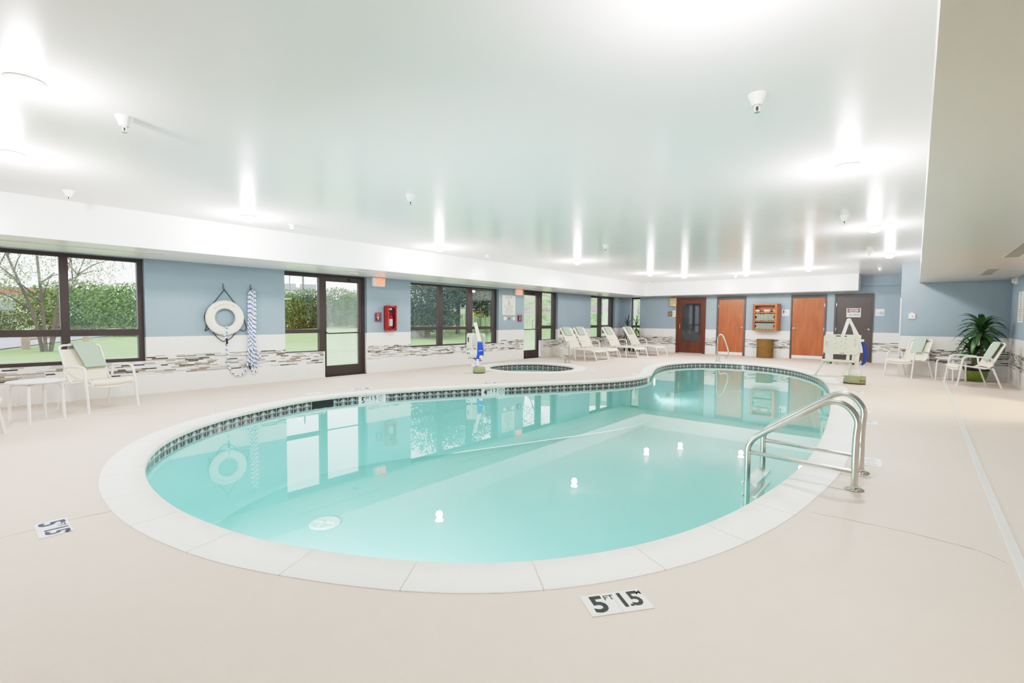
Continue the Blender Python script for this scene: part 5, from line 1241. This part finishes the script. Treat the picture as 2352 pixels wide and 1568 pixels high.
bush(-47,0.8,3.6,1.1,'low green shrub across the parking lot at the left of the corner window','leaf_e',1200,0.36,3)
bush(-37.5,16.2,2.6,1.75,'green shrub at the left of the narrow window beside the first door','leaf_a',1700,0.34,4)
bush(-37.0,18.6,2.6,1.70,'olive green shrub in the middle of the narrow window beside the first door','leaf_e',1700,0.34,5)
bush(-36.8,20.9,2.4,1.75,'dark green shrub behind the bar between window and first door','leaf_e',1500,0.34,6)
bush(-32.5,20.2,1.9,1.55,'dark green shrub low in the first glazed door','leaf_e',1400,0.30,7)
bush(-39.0,25.6,4.2,1.6,'pale green shrub bank at the right of the first glazed door','leaf_b',1700,0.40,8)
def tree(x, y, H, lab, stems, crowns, mat, n, s, seed, name='tree'):
    z = gz(x, y); t = thing(name, lab, 'tree', (x, y, z), 0, 'trees beyond the windows'); R = random.Random(seed)
    mb = MB(); tips = []
    for k in range(stems):
        a = 2*PI*k/stems+R.uniform(-.3,.3); sp = R.uniform(0.7,1.6)*(1 if stems > 1 else 0.1)
        P = [Vector((0.12*math.cos(a)*(stems > 1),0.12*math.sin(a)*(stems > 1),-0.1)), Vector((sp*0.35*math.cos(a),sp*0.35*math.sin(a),H*0.3)), Vector((sp*0.8*math.cos(a),sp*0.8*math.sin(a),H*0.6)), Vector((sp*1.35*math.cos(a),sp*1.35*math.sin(a),H*0.98))]
        C_ = catmull(P, 4); mb.tube(C_, [0.065*(1-0.85*i/(len(C_)-1)) if stems > 1 else 0.16*(1-0.8*i/(len(C_)-1)) for i in range(len(C_))], 7)
        for j in range(5):
            i = R.randrange(4, len(C_)); b = R.uniform(0, 2*PI); e = C_[i]+Vector((math.cos(b), math.sin(b), R.uniform(0.3,0.9)))*R.uniform(0.8,1.5); mb.tube([C_[i], (C_[i]+e)/2+Vector((0,0,0.1)), e], [0.035,0.025,0.01], 5); tips.append(e)
    mb.build('trunk', M['bark'], t)
    mb = MB()
    if crowns:
        for (cx, cy, cz, rx, ry, rz, nn) in crowns: foliage(mb, (cx,cy,cz), rx, ry, rz, nn, s, R.randrange(9999), 0.3)
    else:
        for e in tips: foliage(mb, e, 0.9, 0.9, 0.6, n//len(tips), s, R.randrange(9999), 0.0)
    mb.build('foliage', M[mat], t, False); return t
tree(-26.2,2.45,5.2,'slender many stemmed tree with sparse pale leaves outside the corner window',6,None,'leaf_b',7500,0.07,31)
tree(-27.5,0.2,5.0,'slender many stemmed tree at the left edge of the corner window',5,None,'leaf_b',6500,0.07,37)
tree(-20.3,16.8,5.0,'big dark evergreen at the left of the triple window',1,[(0,0,1.05,2.0,1.6,0.75,5000),(-0.1,0,2.1,2.3,2.0,0.95,7000),(0,0.4,3.4,2.1,1.8,1.1,6000),(0,0.3,4.8,1.6,1.4,0.9,1800)],'leaf_c',0,0.11,41,'evergreen_tree')
tree(-21.6,20.3,6.0,'dark evergreen in the middle of the triple window',1,[(0,0,2.3,2.6,1.8,0.8,6500),(0.1,0,3.5,2.6,1.9,1.1,7500),(0,0,4.9,2.1,1.7,1.0,5000)],'leaf_c',0,0.11,43,'evergreen_tree')
tree(-20.2,21.9,5.4,'lighter evergreen at the right of the triple window',1,[(0,0,1.9,1.9,1.5,0.9,5000),(0,0,3.1,2.0,1.5,1.0,5500),(0,0,4.4,1.5,1.2,0.9,1500)],'leaf_c',0,0.105,47,'evergreen_tree')
tree(-26.5,33.2,4.5,'thin bare branched tree seen through the second glazed door',5,None,'leaf_b',500,0.14,53)
for i, (x, y, w, h, lab) in enumerate([(-22.8,20.2,1.6,0.85,'yellow flowering weeds in the middle pane of the triple window'),(-21.8,22.8,1.5,0.95,'yellow flowering weeds in the right pane of the triple window'),(-23.2,17.9,1.2,0.6,'yellow flowering weeds behind the big evergreen')]):
    z = gz(x, y); t = thing('flowering_weeds', lab, 'weeds', (x, y, z), 0, 'yellow flowering weeds on the far lawn')
    mb = MB(); R = random.Random(i+60)
    for _ in range(260): a, b = R.uniform(-w,w), R.uniform(-0.8,0.8); hh = h*R.uniform(0.6,1.05)*1.3; mb.tube([(a,b,0),(a+R.uniform(-.08,.08),b,hh)], 0.006, 3)
    mb.build('stalks', M['leaf_b'], t, False); foliage(MB(), (0,0,h*1.25), w, 0.7, h*0.30, 520, 0.13, i+70, 0.0).build('flower_heads', M['leaf_d'], t, False)
t = thing('boulder', 'grey boulder at the foot of the big evergreen', 'rock', (-20.6, 16.3, gz(-20.6,16.3)))
R = random.Random(5); mb = MB(); mb.lathe([(0,-0.1),(0.32,-0.05),(0.36,0.12),(0.26,0.34),(0.12,0.46),(0,0.48)], 9); mb.v = [(v[0]*R.uniform(.85,1.1), v[1]*R.uniform(.85,1.1), v[2]*R.uniform(.9,1.08)) for v in mb.v]; mb.build('rock', M['stone'], t, False)
t = thing('log_rail', 'weathered log rail on short posts along the parking lot edge', 'fence', (-28.5, 2.04, -0.1))
P = [Vector((-28.5,2.04,0)), Vector((-35.8,4.95,0)), Vector((-43.2,7.9,0))]
child(MB().tube([(P[0].x,P[0].y,0.33),(P[1].x,P[1].y,0.36)], 0.09, 10), 'rail', M['log'], t); child(MB().tube([(P[1].x,P[1].y,0.36),(P[2].x,P[2].y,0.40)], 0.09, 10), 'rail', M['log'], t)
for q in P: child(MB().lathe([(0,-0.25),(0.14,-0.25),(0.14,0.30),(0.12,0.40),(0,0.42)], 12, (q.x,q.y,0)), 'post', M['log'], t)
t = thing('utility_pole', 'tall thin utility pole far off in the narrow window beside the first door', 'pole', (-53.9, 26.4, 1.2))
MB().tube([(0,0,-0.5),(0,0,9.6)], [0.13,0.08], 8).build('pole', M['bark'], t); MB().obb((-0.6,-1.0,7.9),(0.6,1.0,7.9),0.1,0.12).build('crossarm', M['bark'], t)
t = thing('street_lamp', 'thin street lamp far off in the narrow window beside the first door', 'lamp post', (-60.0, 27.7, 1.4))
MB().tube(catmull([(0,0,-0.5),(0,0,6.0),(0.2,0.4,6.4),(0.7,1.1,6.5)], 5), 0.07, 6).build('pole', M['galv'], t); MB().box(0.5,1.0,0.9,1.4,6.42,6.55).build('lamp_head', M['galv'], t)
def far_building(loc, rz, w, d, h, lab, roof):
    t = thing('building', lab, 'building', loc, rz, 'far buildings')
    MB().box(-w/2,w/2,-d/2,d/2,-1.5,h).build('wall', M['bldg'], t, False); MB().box(-w/2-0.4,w/2+0.4,-d/2-0.4,d/2+0.4,h,h+1.1).build('roof', M[roof], t, False)
    for i in range(5): x = -w/2+w*(i+0.5)/5; MB().box(x-w*0.07,x+w*0.07,-d/2-0.05,-d/2,h*0.25,h*0.75).build('window', M['roofgrey'], t, False)
far_building((-112,5.0,0), math.radians(87), 26, 10, 4.6, 'low pale building with a red fascia far beyond the corner window', 'roofred')
far_building((-89,40.5,2.0), math.radians(65), 9, 7, 4.2, 'small grey roofed building on the skyline beside the utility pole', 'roofgrey')

# ------------------------------------------------------------------ light, sky, camera
w = bpy.data.worlds.new('overcast sky'); bpy.context.scene.world = w; w.use_nodes = True
nt = w.node_tree; nt.nodes.clear()
out = nt.nodes.new('ShaderNodeOutputWorld'); bg = nt.nodes.new('ShaderNodeBackground'); tc = nt.nodes.new('ShaderNodeTexCoord')
nz = nt.nodes.new('ShaderNodeTexNoise'); nz.inputs['Scale'].default_value = 2.2; nz.inputs['Detail'].default_value = 4
cr = nt.nodes.new('ShaderNodeValToRGB'); cr.color_ramp.elements[0].position = 0.3; cr.color_ramp.elements[0].color = (0.86,0.91,1.0,1); cr.color_ramp.elements[1].position = 0.7; cr.color_ramp.elements[1].color = (1,1,1,1)
nt.links.new(tc.outputs['Generated'], nz.inputs['Vector']); nt.links.new(nz.outputs[0], cr.inputs[0]); nt.links.new(cr.outputs[0], bg.inputs[0]); bg.inputs[1].default_value = 2.8; nt.links.new(bg.outputs[0], out.inputs[0])
def area(name, loc, d, size, e, col):
    L = bpy.data.lights.new(name, 'AREA'); L.shape = 'RECTANGLE'; L.size, L.size_y = size; L.energy = e; L.color = col
    o = bpy.data.objects.new(name, L); C.objects.link(o); o.location = loc; o.rotation_euler = Vector(d).to_track_quat('-Z','Z').to_euler(); return o
area('hallway_lamp', (2.7, 10.4, 2.4), (-0.7, 0.1, -1), (0.8, 1.6), 150, (1.0, 0.74, 0.45)); area('hallway_lamp', (2.7, 1.6, 2.4), (-0.2, 0, -1), (0.8, 1.6), 30, (1.0, 0.74, 0.45))
cam = bpy.data.cameras.new('camera'); co = bpy.data.objects.new('camera', cam); C.objects.link(co)
cam.sensor_fit = 'HORIZONTAL'; cam.sensor_width = 36.0; cam.lens = FPX/2352*36.0; cam.clip_start = 0.05; cam.clip_end = 400
r0 = Vector((math.cos(YAW), math.sin(YAW), 0)); f0 = Vector((-math.sin(YAW), math.cos(YAW), 0)); u0 = Vector((0,0,1))
fw = f0*math.cos(PITCH)+u0*math.sin(PITCH); up = -f0*math.sin(PITCH)+u0*math.cos(PITCH)
r2 = r0*math.cos(ROLL)+up*math.sin(ROLL); u2 = -r0*math.sin(ROLL)+up*math.cos(ROLL)
m = Matrix.Identity(4)
for i in range(3): m[i][0], m[i][1], m[i][2] = r2[i], u2[i], -fw[i]
m[0][3], m[1][3], m[2][3] = 0, 0, EYE
co.matrix_world = m
sc = bpy.context.scene; sc.camera = co
sc.view_settings.view_transform = 'Standard'; sc.view_settings.look = 'None'; sc.view_settings.exposure = 0.0; sc.view_settings.gamma = 1.0
# gentle highlight shoulder, as in the bright bracketed photograph
vs = sc.view_settings; vs.use_curve_mapping = True; cm = vs.curve_mapping
cm.white_level = (3.0, 3.0, 3.0); cm.extend = 'HORIZONTAL'
cv = cm.curves[3]
CURVE = [(0.0,0.0),(0.12,0.12),(0.3,0.32),(0.5,0.52),(0.8,0.70),(1.2,0.82),(1.8,0.91),(3.0,1.0)]
cv.points[0].location = (0, 0); cv.points[-1].location = (1, 1)
for x, y in CURVE[1:-1]: cv.points.new(x/3.0, y)
cm.update()
cy = sc.cycles
cy.max_bounces = 5; cy.diffuse_bounces = 3; cy.glossy_bounces = 3; cy.transmission_bounces = 2; cy.transparent_max_bounces = 8
cy.use_adaptive_sampling = True; cy.adaptive_threshold = 0.12; cy.adaptive_min_samples = 16; cy.use_light_tree = False
cy.caustics_reflective = False; cy.caustics_refractive = False; cy.sample_clamp_indirect = 6.0; cy.use_denoising = True
